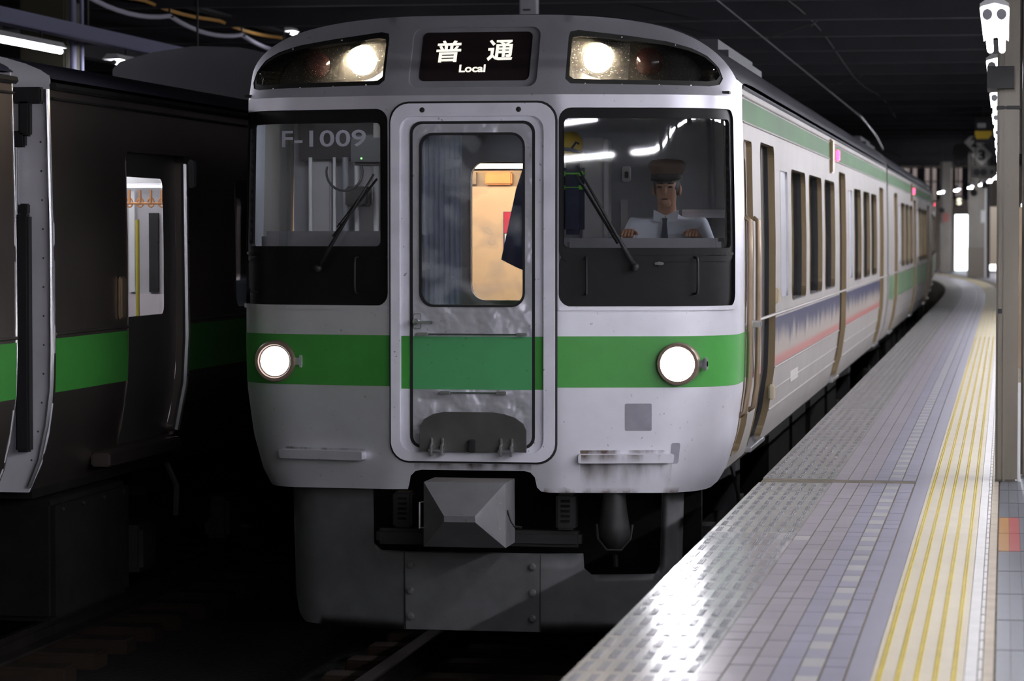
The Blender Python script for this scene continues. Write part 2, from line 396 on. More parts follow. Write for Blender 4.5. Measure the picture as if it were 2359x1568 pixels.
def car_sides(root, y0, cab):
    holes = [rrect(a, b, 1.13, 3.02, 0.07) for a, b in DOORS] + [rrect(a, b, 1.99, 2.91, 0.10) for a, b in WINS] + [rrect(a, b, 2.03, 2.88, 0.05) for a, b in PLAINW]
    if cab: holes.append(rrect(0.95, 1.47, 1.16, 3.0, 0.04))
    p = panel([(y0, 1.09), (CARL, 1.09), (CARL, 3.30), (y0, 3.30)], holes, side, step=0.22)
    p.build('body_side', STEEL, root, smooth='auto')
    panel([(y0, 1.09), (CARL, 1.09), (CARL, 3.30), (y0, 3.30)], [rrect(a, b, 1.99, 2.91, 0.10) for a, b in WINS], sideL, step=0.4).build('body_side', STEEL, root, smooth='auto')
    for a, b in DOORS:                                           # sliding doors set back in their openings
        dr = panel(rrect(a, b, 1.13, 3.02, 0.07), [rrect(a + .22, b - .22, 1.98, 2.85, 0.08)], side, step=0.2, d=-0.065).build('passenger_door', DARKM if (cab and a < 3) else STEEL, root, smooth='auto')  # leading car's first leaf is dark to imitate the open doorway's shade
        rim(rrect(a, b, 1.13, 3.02, 0.07), side, 0.004, -0.040).build('door_jamb', JAMB, dr)
        rim(rrect(a, b, 1.13, 3.02, 0.07), side, -0.040, -0.066).build('door_seal', BLACKR, dr)  # black strip imitates the jamb's shade mirrored in the door
        panel(rrect(a + .22, b - .22, 1.98, 2.85, 0.08), [], side, step=0.3, d=-0.07).build('door_glass', SIDEG, dr)
        MB().bbox(half_width(1.15) - .06, half_width(1.15) + 0.03, a + .03, b - .03, 1.10, 1.135, 0.008).build('door_sill', CHROME, dr)
    for a, b in WINS:
        w = rim(rrect(a, b, 1.99, 2.91, 0.10), side, 0.006, -0.030).build('side_window', JAMB, root)
        rim(rrect(a, b, 1.99, 2.91, 0.10), side, -0.030, -0.06).build('window_seal', BLACKR, w)  # black strip imitates the jamb's shade mirrored in the glass
        panel(rrect(a, b, 1.99, 2.91, 0.10), [], side, step=0.4, d=-0.06).build('window_glass', SIDEG, w)
        MB().box(half_width(2) - .058, half_width(2) + .004, a + .1, b - .1, 1.985, 1.994).build('window_sill', CHROME, w)
    for a, b in PLAINW:
        w = rim(rrect(a, b, 2.03, 2.88, 0.05), side, 0.003, -0.012).build('pocket_window', CHROME, root)
        panel(rrect(a, b, 2.03, 2.88, 0.05), [], side, step=0.4, d=-0.012).build('window_glass', GREYP, w)
    for a, b in ((y0, 9.35), (9.62, CARL)):                      # the green stripe under the roof
        panel([(a, 3.11), (b, 3.11), (b, 3.235), (a, 3.235)], [], side, step=0.3, d=0.003).build('roof_stripe', GREENS, root)
    for z, r in ((1.93, .010), (3.10, .006), (3.25, .007), (3.30, .012)):
        MB().tube([(half_width(z) + .002, y0, z), (half_width(z) + .002, CARL, z)], r, 6).build('waist_bead' if z < 2.5 else 'eave_bead', STEEL if z < 3.28 else ROOF, root)
    segs = [(DOORS[0][1] + .03, DOORS[1][0] - .03), (DOORS[1][1] + .03, DOORS[2][0] - .03)]
    for a, b in segs:
        for z in (1.58, 1.43, 1.30):
            MB().tube([(half_width(z) + .001, a, z), (half_width(z) + .001, b, z)], .007, 6).build('corrugation_bead', STEEL, root)
    rl = MB().bbox(half_width(3.05), half_width(3.05) + .032, 10.29, 10.40, 3.105, 3.205, .010).build('side_lamp', REDG, root)
    MB().bbox(half_width(3.1) - .01, half_width(3.1) + .03, 9.37, 9.60, 2.98, 3.27, .01).build('lamp_bracket', JAMB, root)

def car_under(root, y0=1.2):
    MB().box(-1.25, 1.25, y0 - .3, CARL - .1, 1.02, 1.12).build('underframe', UNDER, root)
    for i, (a, b) in enumerate(((6.2, 8.4), (8.7, 10.4), (11.0, 13.2), (13.6, 15.2))):
        MB().bbox(-1.15, 1.15, a, b, 0.38, 1.02, .03).build('equipment_box', UNDER, root)
    for yc in (3.7, 17.9):
        bg = MB().bbox(-1.0, 1.0, yc - 1.5, yc + 1.5, .42, .62, .03).bbox(-.95, .95, yc - .3, yc + .3, .6, 1.0, .05).build('bogie', UNDER, root)
        for dy in (-1.05, 1.05):
            w = MB()
            for sx in (-1, 1): w.lathe([(0.03, -.07), (.43, -.07), (.43, .05), (.455, .065), (.455, .075), (.03, .075)] if sx > 0 else [(0.03, -.075), (.455, -.075), (.455, -.065), (.43, -.05), (.43, .07), (.03, .07)], (sx * .57, yc + dy, .43), 'X', 20)
            w.cyl((-.9, yc + dy, .43), (.9, yc + dy, .43), .06, n=8); w.build('wheelset', DARKM, bg, smooth='auto')
            for sx in (-1, 1): MB().bbox(sx * 1.02 - .09, sx * 1.02 + .09, yc + dy - .17, yc + dy + .17, .30, .60, .03).build('axle_box', DARKM, bg)
        for sx in (-1, 1): MB().cyl((sx * 1.0, yc, .6), (sx * 1.0, yc, .98), .16, n=14).build('air_spring', BLACKR, bg)
    MB().tube([(1.16, 2.75, 1.08), (1.22, 2.86, .78), (1.24, 2.92, .55)], .014, 6).build('air_hose', DARKM, root)

def roof_skin(root, front):
    xs = [1.43 * math.sin(PI / 2 * (i / 16)) for i in range(-16, 17)]
    vs = []
    for k in range(4):
        for x in xs:
            z = roof_line(x)
            if front:
                s = s_of_x(x); yf = plan(s)[1] + hood(z)
                xx = face(s, z).x
            else: yf = 0.0; xx = x
            y = (yf, yf + .12, 1.6, CARL)[k]
            vs.append((xx if k < 2 else x * half_width(3.3) / 1.43, y, z + (0.012 if k == 1 else (.02 if k > 1 else 0))))
    n = len(xs); fs = [(k * n + i, k * n + i + 1, (k + 1) * n + i + 1, (k + 1) * n + i) for k in range(3) for i in range(n - 1)]
    MB().add(vs, fs).build('roof', ROOF, root, smooth=True)

def end_wall(root, y):
    prof = [(half_width(z), z) for z in body_section_ring(1.09, 3.28)]
    arc = [(1.41 * math.cos(PI * i / 20), roof_line(1.41 * math.cos(PI * i / 20)) + .02) for i in range(21)]
    MB().prism(prof + arc[1:-1] + [(-x, z) for x, z in reversed(prof)], y - .02, y).build('end_wall', STEEL, root)

# ------------------------------------------------------------ the leading car
car = thing('train_car', 'leading silver commuter train car with green band, lit headlamps and black windscreens', 'train car', (0, 0, 0))
SW = s_of_y(0.47)                                                # windscreen outer edge, round the corner
WIN_R = rrect(s_of_x(0.482), SW, 2.052, 3.150, 0.07); WIN_L = [(-a, b) for a, b in reversed(WIN_R)]
DOOR = rrect(-0.341, 0.341, 1.272, 3.067, 0.06)
SIGN = rrect(-0.372, 0.352, 3.268, 3.610, 0.05)
HL_R = [(s_of_x(x), z) for x, z in ((.54, 3.284), (.9, 3.278), (1.30, 3.272), (1.352, 3.285), (1.368, 3.32), (1.345, 3.38), (1.28, 3.445), (1.19, 3.488), (1.05, 3.525), (.85, 3.555), (.56, 3.590), (.517, 3.58), (.510, 3.55), (.510, 3.31))]
HL_L = [(-a, b) for a, b in reversed(HL_R)]
bottom = [(-SMAX, 1.02), (s_of_x(-1.32), 1.018), (-0.368, 1.030), (-0.36, 1.06), (-0.352, 1.105), (-0.325, 1.132), (-0.29, 1.14), (0.29, 1.14), (0.325, 1.132), (0.35, 1.105), (0.362, 1.05), (0.385, 1.028), (0.43, 1.022), (s_of_x(1.32), 1.018), (SMAX, 1.02)]
top = [(s_of_x(1.43 * math.sin(PI / 2 * i / 24)), roof_line(1.43 * math.sin(PI / 2 * i / 24))) for i in range(24, -25, -1)]
outer = bottom + [(SMAX, 3.30)] + top + [(-SMAX, 3.30)]
ZC = 3.222
panel(bottom + [(SMAX, ZC), (-SMAX, ZC)], [WIN_R, WIN_L, DOOR], face, step=0.045).build('face_shell', SILVER, car, smooth=True)
panel([(-SMAX, ZC), (SMAX, ZC), (SMAX, 3.30)] + top + [(-SMAX, 3.30)], [SIGN, HL_R, HL_L], face, step=0.045).build('hood_shell', SILVER, car, smooth=True)
for sg in (1, -1):                                               # green band each side of the door frame
    band = [(sg * .462, 1.604), (sg * SMAX, 1.604), (sg * SMAX, 1.888), (sg * .462, 1.888)]
    panel(band if sg > 0 else band[::-1], [], face, step=0.05, d=0.002).build('green_band', GREEN, car, smooth=True)

# gangway door frame: raised plate, inner ledge, rubber gap
fr = MB(); F1 = rrect(-0.457, 0.463, 1.190, 3.176, 0.10); F2 = rrect(-0.408, 0.402, 1.240, 3.104, 0.075)
panel(F1, [F2], face, step=0.05, d=0.026, thick=0.028, mb=fr); dfr = fr.build('door_frame', FRAMEP, car)
lg = MB(); panel(F2, [DOOR], face, step=0.05, d=0.008, thick=0.03, mb=lg); lg.build('frame_ledge', FRAMEP, dfr)
panel(rrect(-.352, .352, 1.262, 3.078, .065), [rrect(-.336, .336, 1.277, 3.062, .055)], face, step=.05, d=.013, thick=.02).build('door_seal', BLACKR, dfr)
panel(rrect(-.470, .476, 1.178, 3.188, .11), [rrect(-.456, .462, 1.191, 3.175, .10)], face, step=.05, d=.006).build('frame_seal', DARKM, dfr)
for sg in (-1, 1):
    q = [(sg * .346, 1.592), (sg * .402, 1.592), (sg * .402, 1.886), (sg * .346, 1.886)]
    panel(q if sg > 0 else q[::-1], [], face, step=.05, d=.0105).build('green_band', GREEN, dfr)
for x in (-.28, .262): MB().lathe([(.015, .004), (.015, 0), (.011, -.004), (.0, -.006)], (x, -.026, 3.14), n=12).build('rivet', DARKM, dfr)
# the door itself
dm = MB(); DW = rrect(-.295, .293, 2.052, 3.010, .075)
panel(rrect(-.337, .337, 1.276, 3.063, .055), [DW], face, step=.04, d=.012, thick=.03, mb=dm); door = dm.build('front_door', DENT, car)
panel([(-.336, 1.590), (.336, 1.590), (.336, 1.884), (-.336, 1.884)], [], face, step=.04, d=.0135).build('green_band', GREEND, door)
panel(rrect(-.299, .297, 2.048, 3.014, .078), [rrect(-.286, .284, 2.061, 3.001, .068)], face, step=.05, d=.020, thick=.03).build('window_seal', BLACKR, door)
panel(rrect(-.289, .287, 2.058, 3.004, .07), [], face, step=.1, d=.004).build('window_glass', DIRTYG, door)
hd = MB().lathe([(.0, -.05), (.017, -.048), (.019, -.03), (.019, 0)], (-.312, -.012, 1.966), n=14).bbox(-.312, -.212, -.062, -.046, 1.955, 1.972, .004).bbox(-.226, -.212, -.062, -.02, 1.957, 1.970, .003)
hd.build('door_handle', CHROME, door, smooth='auto')
panel(rrect(-.333, -.288, 1.925, 2.012, .012), [rrect(-.329, -.292, 1.929, 2.008, .010)], face, step=.03, d=.016, thick=.006).build('lock_plate', CHROME, door)
for x0, x1, z in ((-.275, .282, 1.897), (-.15, .166, 1.572)):
    r = MB().tube([(x0, -.035, z), (x1, -.035, z)], .0055, 8)
    for x in (x0, x1): r.bbox(x - .03, x + .03, -.045, -.012, z - .008, z + .010, .003)
    r.build('grab_rail', CHROME, door, smooth='auto')
# hinged footplate at the foot of the door
fpoly = [(-.288, 1.247), (.312, 1.247), (.312, 1.37), (.296, 1.405), (.25, 1.438), (.19, 1.458), (.12, 1.468), (-.15, 1.468), (-.21, 1.456), (-.26, 1.428), (-.285, 1.39)]
fp = MB().prism(fpoly, -.072, -.052).build('footplate', FLAP, car)
for x in (-.185, .205):
    h = MB()
    for dx in (-.03, .03): h.bbox(x + dx - .008, x + dx + .008, -.115, -.05, 1.225, 1.29, .004).bbox(x + dx - .007, x + dx + .007, -.085, -.07, 1.28, 1.325, .003)
    h.cyl((x - .045, -.10, 1.255), (x + .045, -.10, 1.255), .012, n=10); h.build('hinge', CHROME, fp)
MB().bbox(-.008, .03, -.10, -.07, 1.245, 1.318, .005).cyl((.012, -.104, 1.30), (.012, -.09, 1.30), .012, n=10).build('latch', DARKM, fp)

# windscreens
def windscreen(sg):
    W = WIN_R if sg > 0 else WIN_L
    nm = 'windscreen'
    if sg > 0: G = rrect(s_of_x(.512), s_of_y(.42), 2.376, 3.092, .03)
    else: G = [(-a, b) for a, b in reversed(rrect(s_of_x(.528), s_of_y(.36), 2.384, 3.075, .03))]
    up = [(s, z) for s, z in W]
    a0 = min(s for s, z in W); a1 = max(s for s, z in W)
    fm = MB()
    topF = rrect(a0 + .001, a1 - .001, 2.30, 3.149, .065)
    panel(topF, [G], face, step=.045, d=-.012, thick=.03, mb=fm)
    rim(W, face, 0.0, -.05, fm)
    ws = fm.build(nm, BLACK, car, smooth='auto')
    panel(rrect(a0 + .002, a1 - .002, 2.054, 2.345, .06), [], face, step=.045, d=-.020, thick=.02).build('apron_panel', BLACK, ws, smooth='auto')
    panel([(a0 + .02, 2.336), (a1 - .02, 2.336), (a1 - .02, 2.352), (a0 + .02, 2.352)], [], face, step=.05, d=-.004, thick=.015).build('frame_lip', BLACK, ws)
    panel(G, [], face, step=.05, d=-.020).build('glass_pane', GLASS, ws, smooth=True)
    rim(G, face, -.006, -.03).build('glass_seal', BLACKR, ws)
    lip = rrect(a0 - .004, a1 + .004, 2.030, 2.053, .01)
    panel(lip, [], face, step=.045, d=.012, thick=.03).build('lower_lip', SILVER, ws)
    for x in ((.63, 1.22) if sg > 0 else (-.665, -1.31)):
        s = s_of_x(x); pts = [face(s, 2.325, -.02), face(s, 2.32, .025), face(s, 2.29, .035), face(s, 2.15, .035), face(s, 2.125, .025), face(s, 2.12, -.02)]
        MB().tube(pts, .007, 8).build('grab_handle', BLACKR, ws, smooth=True)
    if sg > 0:
        MB().lathe([(.014, 0), (.012, -.012), (0, -.018)], tuple(face(s_of_x(1.03), 2.29, -.018)), n=12).bbox(1.005, 1.055, .088, .10, 2.283, 2.297, .003).build('washer_nozzle', CHROME, ws, smooth='auto')
    return ws
wsR = windscreen(1); wsL = windscreen(-1)
def wiper(p0, p1, b0, b1, sg):
    A = face(s_of_x(p0[0]), p0[1], .045); B = face(s_of_x(p1[0]), p1[1], .045)
    w = MB().tube([A, A.lerp(B, .25), A.lerp(B, .55), B], [.016, .011, .008, .006], 8); o = w.build('wiper', BLACKR, car, smooth=True)
    C0 = face(s_of_x(b0[0]), b0[1], .022); C1 = face(s_of_x(b1[0]), b1[1], .022)
    MB().tube([C0, C1], .0075, 6).build('wiper_blade', BLACKR, o)
    m = MB()
    for t in (.2, .4, .6, .8):
        q = C0.lerp(C1, t); m.tube([q, q + Vector((.012 * sg, -.022, .006))], .006, 6)
    m.tube([C0.lerp(C1, .15) + Vector((.010 * sg, -.02, .004)), C0.lerp(C1, .85) + Vector((.010 * sg, -.02, .004))], .005, 6).build('wiper_yoke', DARKM, o)
    MB().lathe([(.022, .03), (.022, -.01), (.012, -.02), (0, -.022)], tuple(A), n=12).build('wiper_pivot', DARKM, o, smooth='auto')
wiper((.892, 2.272), (.575, 2.83), (.80, 2.40), (.572, 2.78), 1)
wiper((-.885, 2.262), (-.545, 2.785), (-.80, 2.44), (-.535, 2.76), -1)
lettering('F-1009', s_of_x(-1.135), s_of_x(-.618), 2.942, 3.036, face, -.017, 'set_number', LETTER, wsL, 0.012)
st = panel([(s_of_x(-.574), 2.99), (s_of_x(-.532), 2.99), (s_of_x(-.532), 3.072), (s_of_x(-.574), 3.072)], [], face, step=.05, d=-.018).build('sticker', WHITE, wsL)

# destination sign: recess, black glass, glowing letters
sb = MB(); rim(SIGN, face, 0.0, -.030, sb); panel(SIGN, [rrect(-.32, .303, 3.304, 3.584, .03)], face, step=.05, d=-.030, mb=sb)
sg_ = sb.build('destination_sign', GREYP, car)
panel(rrect(-.32, .303, 3.304, 3.584, .03), [], face, step=.06, d=-.036).build('sign_panel', SIGNB, sg_)
rim(rrect(-.32, .303, 3.304, 3.584, .03), face, -.026, -.038).build('panel_seal', BLACKR, sg_)
def sp(px, py):                                                  # sign coordinates: hundredths of the panel
    return (-.3135 + (px / 9.829) * .002461, 3.584 - (py / 9.829 - 2.0) * .002448)
K = [[(425, 222), (488, 207), (523, 265), (455, 272)], [(655, 268), (692, 205), (768, 222), (735, 270)],          # 普
     [(320, 275), (858, 262), (858, 320), (320, 330)], [(304, 415), (866, 403), (866, 460), (304, 472)],
     [(485, 320), (557, 320), (557, 415), (485, 415)], [(610, 320), (680, 320), (680, 415), (610, 415)],
     [(360, 345), (418, 330), (478, 415), (405, 420)], [(752, 330), (815, 338), (765, 412), (690, 412)],
     [(370, 482), (442, 482), (438, 712), (366, 712)], [(714, 478), (788, 476), (782, 706), (708, 706)],
     [(440, 482), (716, 478), (716, 530), (440, 535)], [(440, 562), (716, 556), (716, 603), (440, 610)], [(440, 634), (716, 628), (712, 685), (440, 690)],
     [(1495, 232), (1545, 198), (1638, 296), (1585, 340)],                                                        # 通
     [(1478, 390), (1614, 384), (1614, 455), (1478, 452)], [(1540, 450), (1614, 450), (1600, 560), (1540, 560)],
     [(1462, 628), (1545, 545), (1602, 560), (1598, 600), (1502, 690)], [(1545, 548), (1606, 548), (1640, 588), (1680, 606), (2040, 608), (2026, 668), (1720, 672), (1650, 655), (1600, 615)],
     [(1656, 208), (2012, 204), (2012, 252), (1930, 300), (1850, 300), (1925, 262), (1656, 262)], [(1728, 268), (1790, 258), (1880, 300), (1800, 308)],
     [(1655, 304), (1724, 304), (1716, 604), (1645, 604)], [(1955, 300), (2028, 300), (2020, 560), (2000, 596), (1950, 600)],
     [(1720, 304), (1958, 300), (1958, 352), (1720, 354)], [(1720, 380), (1956, 378), (1956, 430), (1720, 432)], [(1718, 458), (1954, 455), (1954, 510), (1718, 514)],
     [(1802, 340), (1872, 340), (1864, 600), (1798, 600)], [(1880, 545), (1955, 542), (1955, 600), (1890, 600)]]
for part_ in (K[:13], K[13:]):
    km = MB()
    for i, poly in enumerate(part_):
        pts = [face(*sp(*p), -.034 + .00012 * i) for p in poly]; km.add(pts, [tuple(range(len(pts)))])
    km.build('destination_character', SIGNW, sg_, fix=False)
x0, z0 = sp(862, 945); x1, z1 = sp(1458, 768)
lettering('Local', x0, x1, z0, z1, face, -.034, 'destination_lettering', SIGNW, sg_, .03)

# headlamp housings
def housing(sg):
    H = HL_R if sg > 0 else HL_L
    def shrink(lp, k):
        cx = sum(p[0] for p in lp) / len(lp); cz = 3.415
        return [(cx + (p[0] - cx) * (1 - k * .55), cz + (p[1] - cz) * (1 - k * 2.6)) for p in lp]
    I = shrink(H, .075)
    m = MB(); panel(H, [I], face, step=.045, d=-.008, mb=m); rim(H, face, 0.0, -.02, m); o = m.build('headlamp_housing', FLAP if sg > 0 else DARKM, car, smooth='auto')  # right housing is greyer: lamp glare put into its colour
    bk = MB(); panel(I, [], face, step=.06, d=-.15, mb=bk); rim(I, face, -.008, -.15, bk); bk.build('reflector_box', DARKM, o)
    sx = sg * .69
    xi = min(abs(p[0]) for p in I); xo = abs(s_of_x(.86))
    q = [(sg * (xi + .012), 3.318), (sg * xo, 3.312), (sg * xo, 3.525), (sg * (xi + .012), 3.535)]
    panel(q if sg > 0 else q[::-1], [], face, step=.06, d=-.135, thick=.02).build('bright_reflector', CHROME, o)
    c = face(sx, 3.432, -.068); MB().lathe([(.092, .02), (.092, -.004), (.086, -.010)], tuple(c), n=24).build('lamp_bezel', CHROME, o, smooth='auto')
    MB().lathe([(.087, -.006), (.075, -.016), (.045, -.022), (0, -.024)], tuple(c), n=24).build('headlamp', LAMPW, o, smooth=True)
    c = face(sg * .975, 3.413, -.07); MB().lathe([(.078, .03), (.078, -.004), (.06, -.018), (.035, -.026), (0, -.028)], tuple(c), n=24).build('tail_lamp', REDL, o, smooth='auto')
    panel(I, [], face, step=.06, d=-.010).build('cover_glass', COVERG, o, smooth=True)
    for x, z in ((.62, 3.283), (.82, 3.279), (1.02, 3.277), (1.2, 3.276), (1.32, 3.37), (1.1, 3.505), (.8, 3.55)):
        p = face(s_of_x(sg * x), z, -.006); MB().ball(p, .006, .004, .006, 8, 5).build('screw', CHROME, o)
housing(1); housing(-1)

# lower lamps, step bars, scuffed patch
for sg, m in ((1, LAMPR), (-1, LAMPL)):
    x = 1.152 * sg + (-.018 if sg > 0 else -.005); c = face(s_of_x(x), 1.735, 0)
    lm = MB().lathe([(.118, .06), (.118, -.055), (.112, -.066), (.096, -.066), (.090, -.05)], (c.x, c.y, c.z), n=32).build('lower_lamp', RING, car, smooth='auto')
    MB().lathe([(.092, -.046), (.07, -.058), (.035, -.064), (0, -.066)], (c.x, c.y, c.z), n=28).build('lamp_lens', m, lm, smooth=True)
    MB().bbox(c.x + .105, c.x + .16, c.y - .05, c.y + .03, 1.715, 1.755, .006).bbox(c.x + .14, c.x + .16, c.y - .055, c.y + .05, 1.70, 1.77, .004).build('lamp_hinge', CHROME, lm)
for a, b, z in ((-1.135, -.612, 1.212), (.585, 1.119, 1.212)):
    m = MB(); lo = rrect(s_of_x(a), s_of_x(b), z - .024, z + .026, .012)
    panel(lo, [], face, step=.05, d=.062, mb=m); rim(lo, face, .062, -.01, m); m.build('step_bar', SILVER, car, smooth='auto')
panel(rrect(s_of_x(.842), s_of_x(.988), 1.364, 1.515, .008), [], face, step=.06, d=.0015).build('repaired_patch', mat('patch_grey', (.32, .31, .36), .5, var=.12, vscale=14), car)
panel(rrect(s_of_x(1.105), s_of_x(1.16), 1.18, 1.295, .012), [], face, step=.06, d=.0015).build('repaired_patch', MATS['patch_grey'], car)

for nm, a, b, z0, z1, col, zt, k in (('rust_stain', .60, 1.12, 1.03, 1.19, (.16, .11, .08), 1.03, .8), ('rust_stain', -.33, .33, 1.142, 1.176, (.10, .075, .06), 1.12, 1.3), ('rust_stain', -1.12, -.62, 1.236, 1.250, (.10, .08, .06), 1.2, 1.2), ('rust_stain', .60, 1.11, 1.236, 1.256, (.12, .085, .06), 1.2, 1.6)):
    panel([(s_of_x(a), z0), (s_of_x(b), z0), (s_of_x(b), z1), (s_of_x(a), z1)], [], face, step=.06, d=.0012).build(nm, grime(nm, col, zt, z1, k), car)
panel([(s_of_x(.40), 1.022), (s_of_x(1.2), 1.020), (s_of_x(1.2), 1.05), (s_of_x(.40), 1.05)], [], face, step=.06, d=.0012).build('rust_stain', grime('edge_rust', (.15, .09, .06), 1.052, 1.02, 1.2), car)
panel([(s_of_x(.60), 1.19), (s_of_x(1.1), 1.19), (s_of_x(1.1), 1.236), (s_of_x(.60), 1.236)], [], face, step=.06, d=.0635).build('rust_stain', grime('bar_rust', (.17, .13, .10), 1.19, 1.236, 1.1), car)
# skirt, its bolted centre plate, coupler cover and what hangs behind
def skirt(s, z, d=0.0):
    p = face(s, 1.3, d - .06); k = .855 + .02 * (z - .2); return Vector((p.x * k, p.y + .02, z))
SK = 1 / .855
so = [(-1.30 * SK, 1.06), (-1.28 * SK, .40), (-1.19 * SK, .28), (-1.10 * SK, .238), (-.9, .232), (1.2, .232), (1.2 * SK, .30), (1.30 * SK, .45), (1.30 * SK, 1.06), (1.085 * SK, 1.06), (1.085 * SK, .60), (1.05 * SK, .553), (.66 * SK, .553), (.618 * SK, .59), (.612 * SK, .672), (-.555 * SK, .672), (-.604 * SK, .71), (-.604 * SK, 1.06)]
m = MB(); panel(so, [], skirt, step=.07, thick=.02, mb=m); m.build('skirt', SKIRT, car, smooth='auto')
cp = MB(); panel([(-.400 * SK, .236), (.362 * SK, .236), (.362 * SK, .668), (-.400 * SK, .668)], [], skirt, step=.1, d=.012, thick=.02, mb=cp); cpo = cp.build('skirt_plate', SKIRT, car)
for x in (-.368, .326):
    for z in (.60, .455, .31): MB().lathe([(.023, .01), (.021, -.012), (.012, -.016), (0, -.017)], (x, skirt(x * SK, z, .012).y, z), n=10).build('bolt', SKIRT, cpo)
for x in (-.404, .366): MB().box(x - .004, x + .004, skirt(x * SK, .4).y - .004, skirt(x * SK, .4).y + .01, .236, .668).build('plate_joint', BLACKR, cpo)
a = [(-.226, -.26, 1.094), (.228, -.26, 1.094), (.230, -.26, .738), (-.227, -.26, .738)]; b = [(-.132, -.46, .935), (.032, -.46, .935), (.045, -.46, .905), (-.132, -.46, .90)]
b = [(-.075, -.46, .928), (.095, -.46, .928), (.098, -.46, .895), (-.075, -.46, .895)]
bk = [(x, .05, z) for x, y, z in a]
cc = MB().add(a + b + bk, [(0, 1, 5, 4), (1, 2, 6, 5), (2, 3, 7, 6), (3, 0, 4, 7), (4, 5, 6, 7), (0, 8, 9, 1), (1, 9, 10, 2), (2, 10, 11, 3), (3, 11, 8, 0)]).build('coupler_cover', COVER, car)
for x in (-.24, .195): MB().tube([(x + .02, -.265, .985), (x, -.31, .985), (x, -.31, .845), (x + .02, -.265, .845)], .006, 6).build('cover_handle', CHROME, cc)
MB().tube([(.23, -.2, .94), (.25, -.2, .88), (.27, -.2, .85), (.31, -.2, .845)], .007, 6).build('release_lever', DARKM, cc)
MB().cyl((0, .0, .9), (0, 2.2, .9), .13, n=14).build('coupler_shank', UNDER, car)
MB().bbox(-.59, .585, .17, .27, .70, .79, .02).build('coupler_beam', DARKM, car)
for x in (-.43, .50):
    jb = MB().bbox(x - .055, x + .055, .14, .26, .80, 1.0, .012).build('jumper_box', DARKM, car)
    for k in range(5): MB().box(x - .025, x + .025, .132, .142, .845 + .028 * k, .858 + .028 * k).build('louvre', UNDER, jb)
hs = MB().lathe([(.05, .1), (.06, 0), (.07, -.1), (.085, -.2), (.09, -.26), (.07, -.30), (.05, -.33), (.02, -.36)], (.775, .15, 1.03), 'Z', 14).build('coupling_hose', DARKM, car, smooth=True)
MB().cyl((.78, .15, .68), (.785, .15, .60), .015, n=8).build('hose_tap', DARKM, hs)
MB().tube([(.68, .12, .84), (.69, .1, .76), (.74, .09, .70), (.82, .09, .70), (.87, .1, .76), (.88, .12, .84)], .007, 6).build('hose_bail', DARKM, hs)
MB().box(-1.2, 1.2, .75, .8, .3, 1.1).build('rear_bulkhead', UNDER, car)

roof_skin(car, True); car_sides(car, 0.92, True); car_under(car); end_wall(car, CARL)
MB().bbox(-.85, .85, 6.0, 9.2, 3.62, 3.92, .08).build('air_conditioner', ROOF, car)
# cab side door and its rails
cd = panel(rrect(.95, 1.47, 1.16, 3.0, .04), [rrect(1.03, 1.40, 2.02, 2.90, .05)], side, step=.1, d=-.03).build('cab_door', STEEL, car, smooth='auto')
rim(rrect(.95, 1.47, 1.16, 3.0, .04), side, .004, -.03).build('door_jamb', JAMB, cd)
panel(rrect(1.03, 1.40, 2.02, 2.90, .05), [], side, step=.1, d=-.034).build('door_glass', GLASS, cd)
panel([(.95, 1.604), (1.47, 1.604), (1.47, 1.888), (.95, 1.888)], [], side, step=.1, d=-.028).build('green_band', GREENS, cd)
MB().bbox(1.43, 1.49, 1.36, 1.42, 1.90, 1.94, .01).build('door_handle', CHROME, cd)
for y in (.935, 1.50):
    MB().tube([(half_width(z) + (.0 if i in (0, 8) else .03), y, z) for i, z in enumerate((2.55, 2.53, 2.3, 2.1, 1.9, 1.7, 1.55, 1.42, 1.40))], .016, 8).build('handrail', BRASS, car, smooth=True)
for y, z in ((3.22, 2.05), (3.16, 1.42)): MB().bbox(half_width(z) - .01, half_width(z) + .03, y - .03, y + .03, z - .05, z + .05, .01).build('door_stop', mat('ivory_rubber', (.55, .48, .34), .5), car)
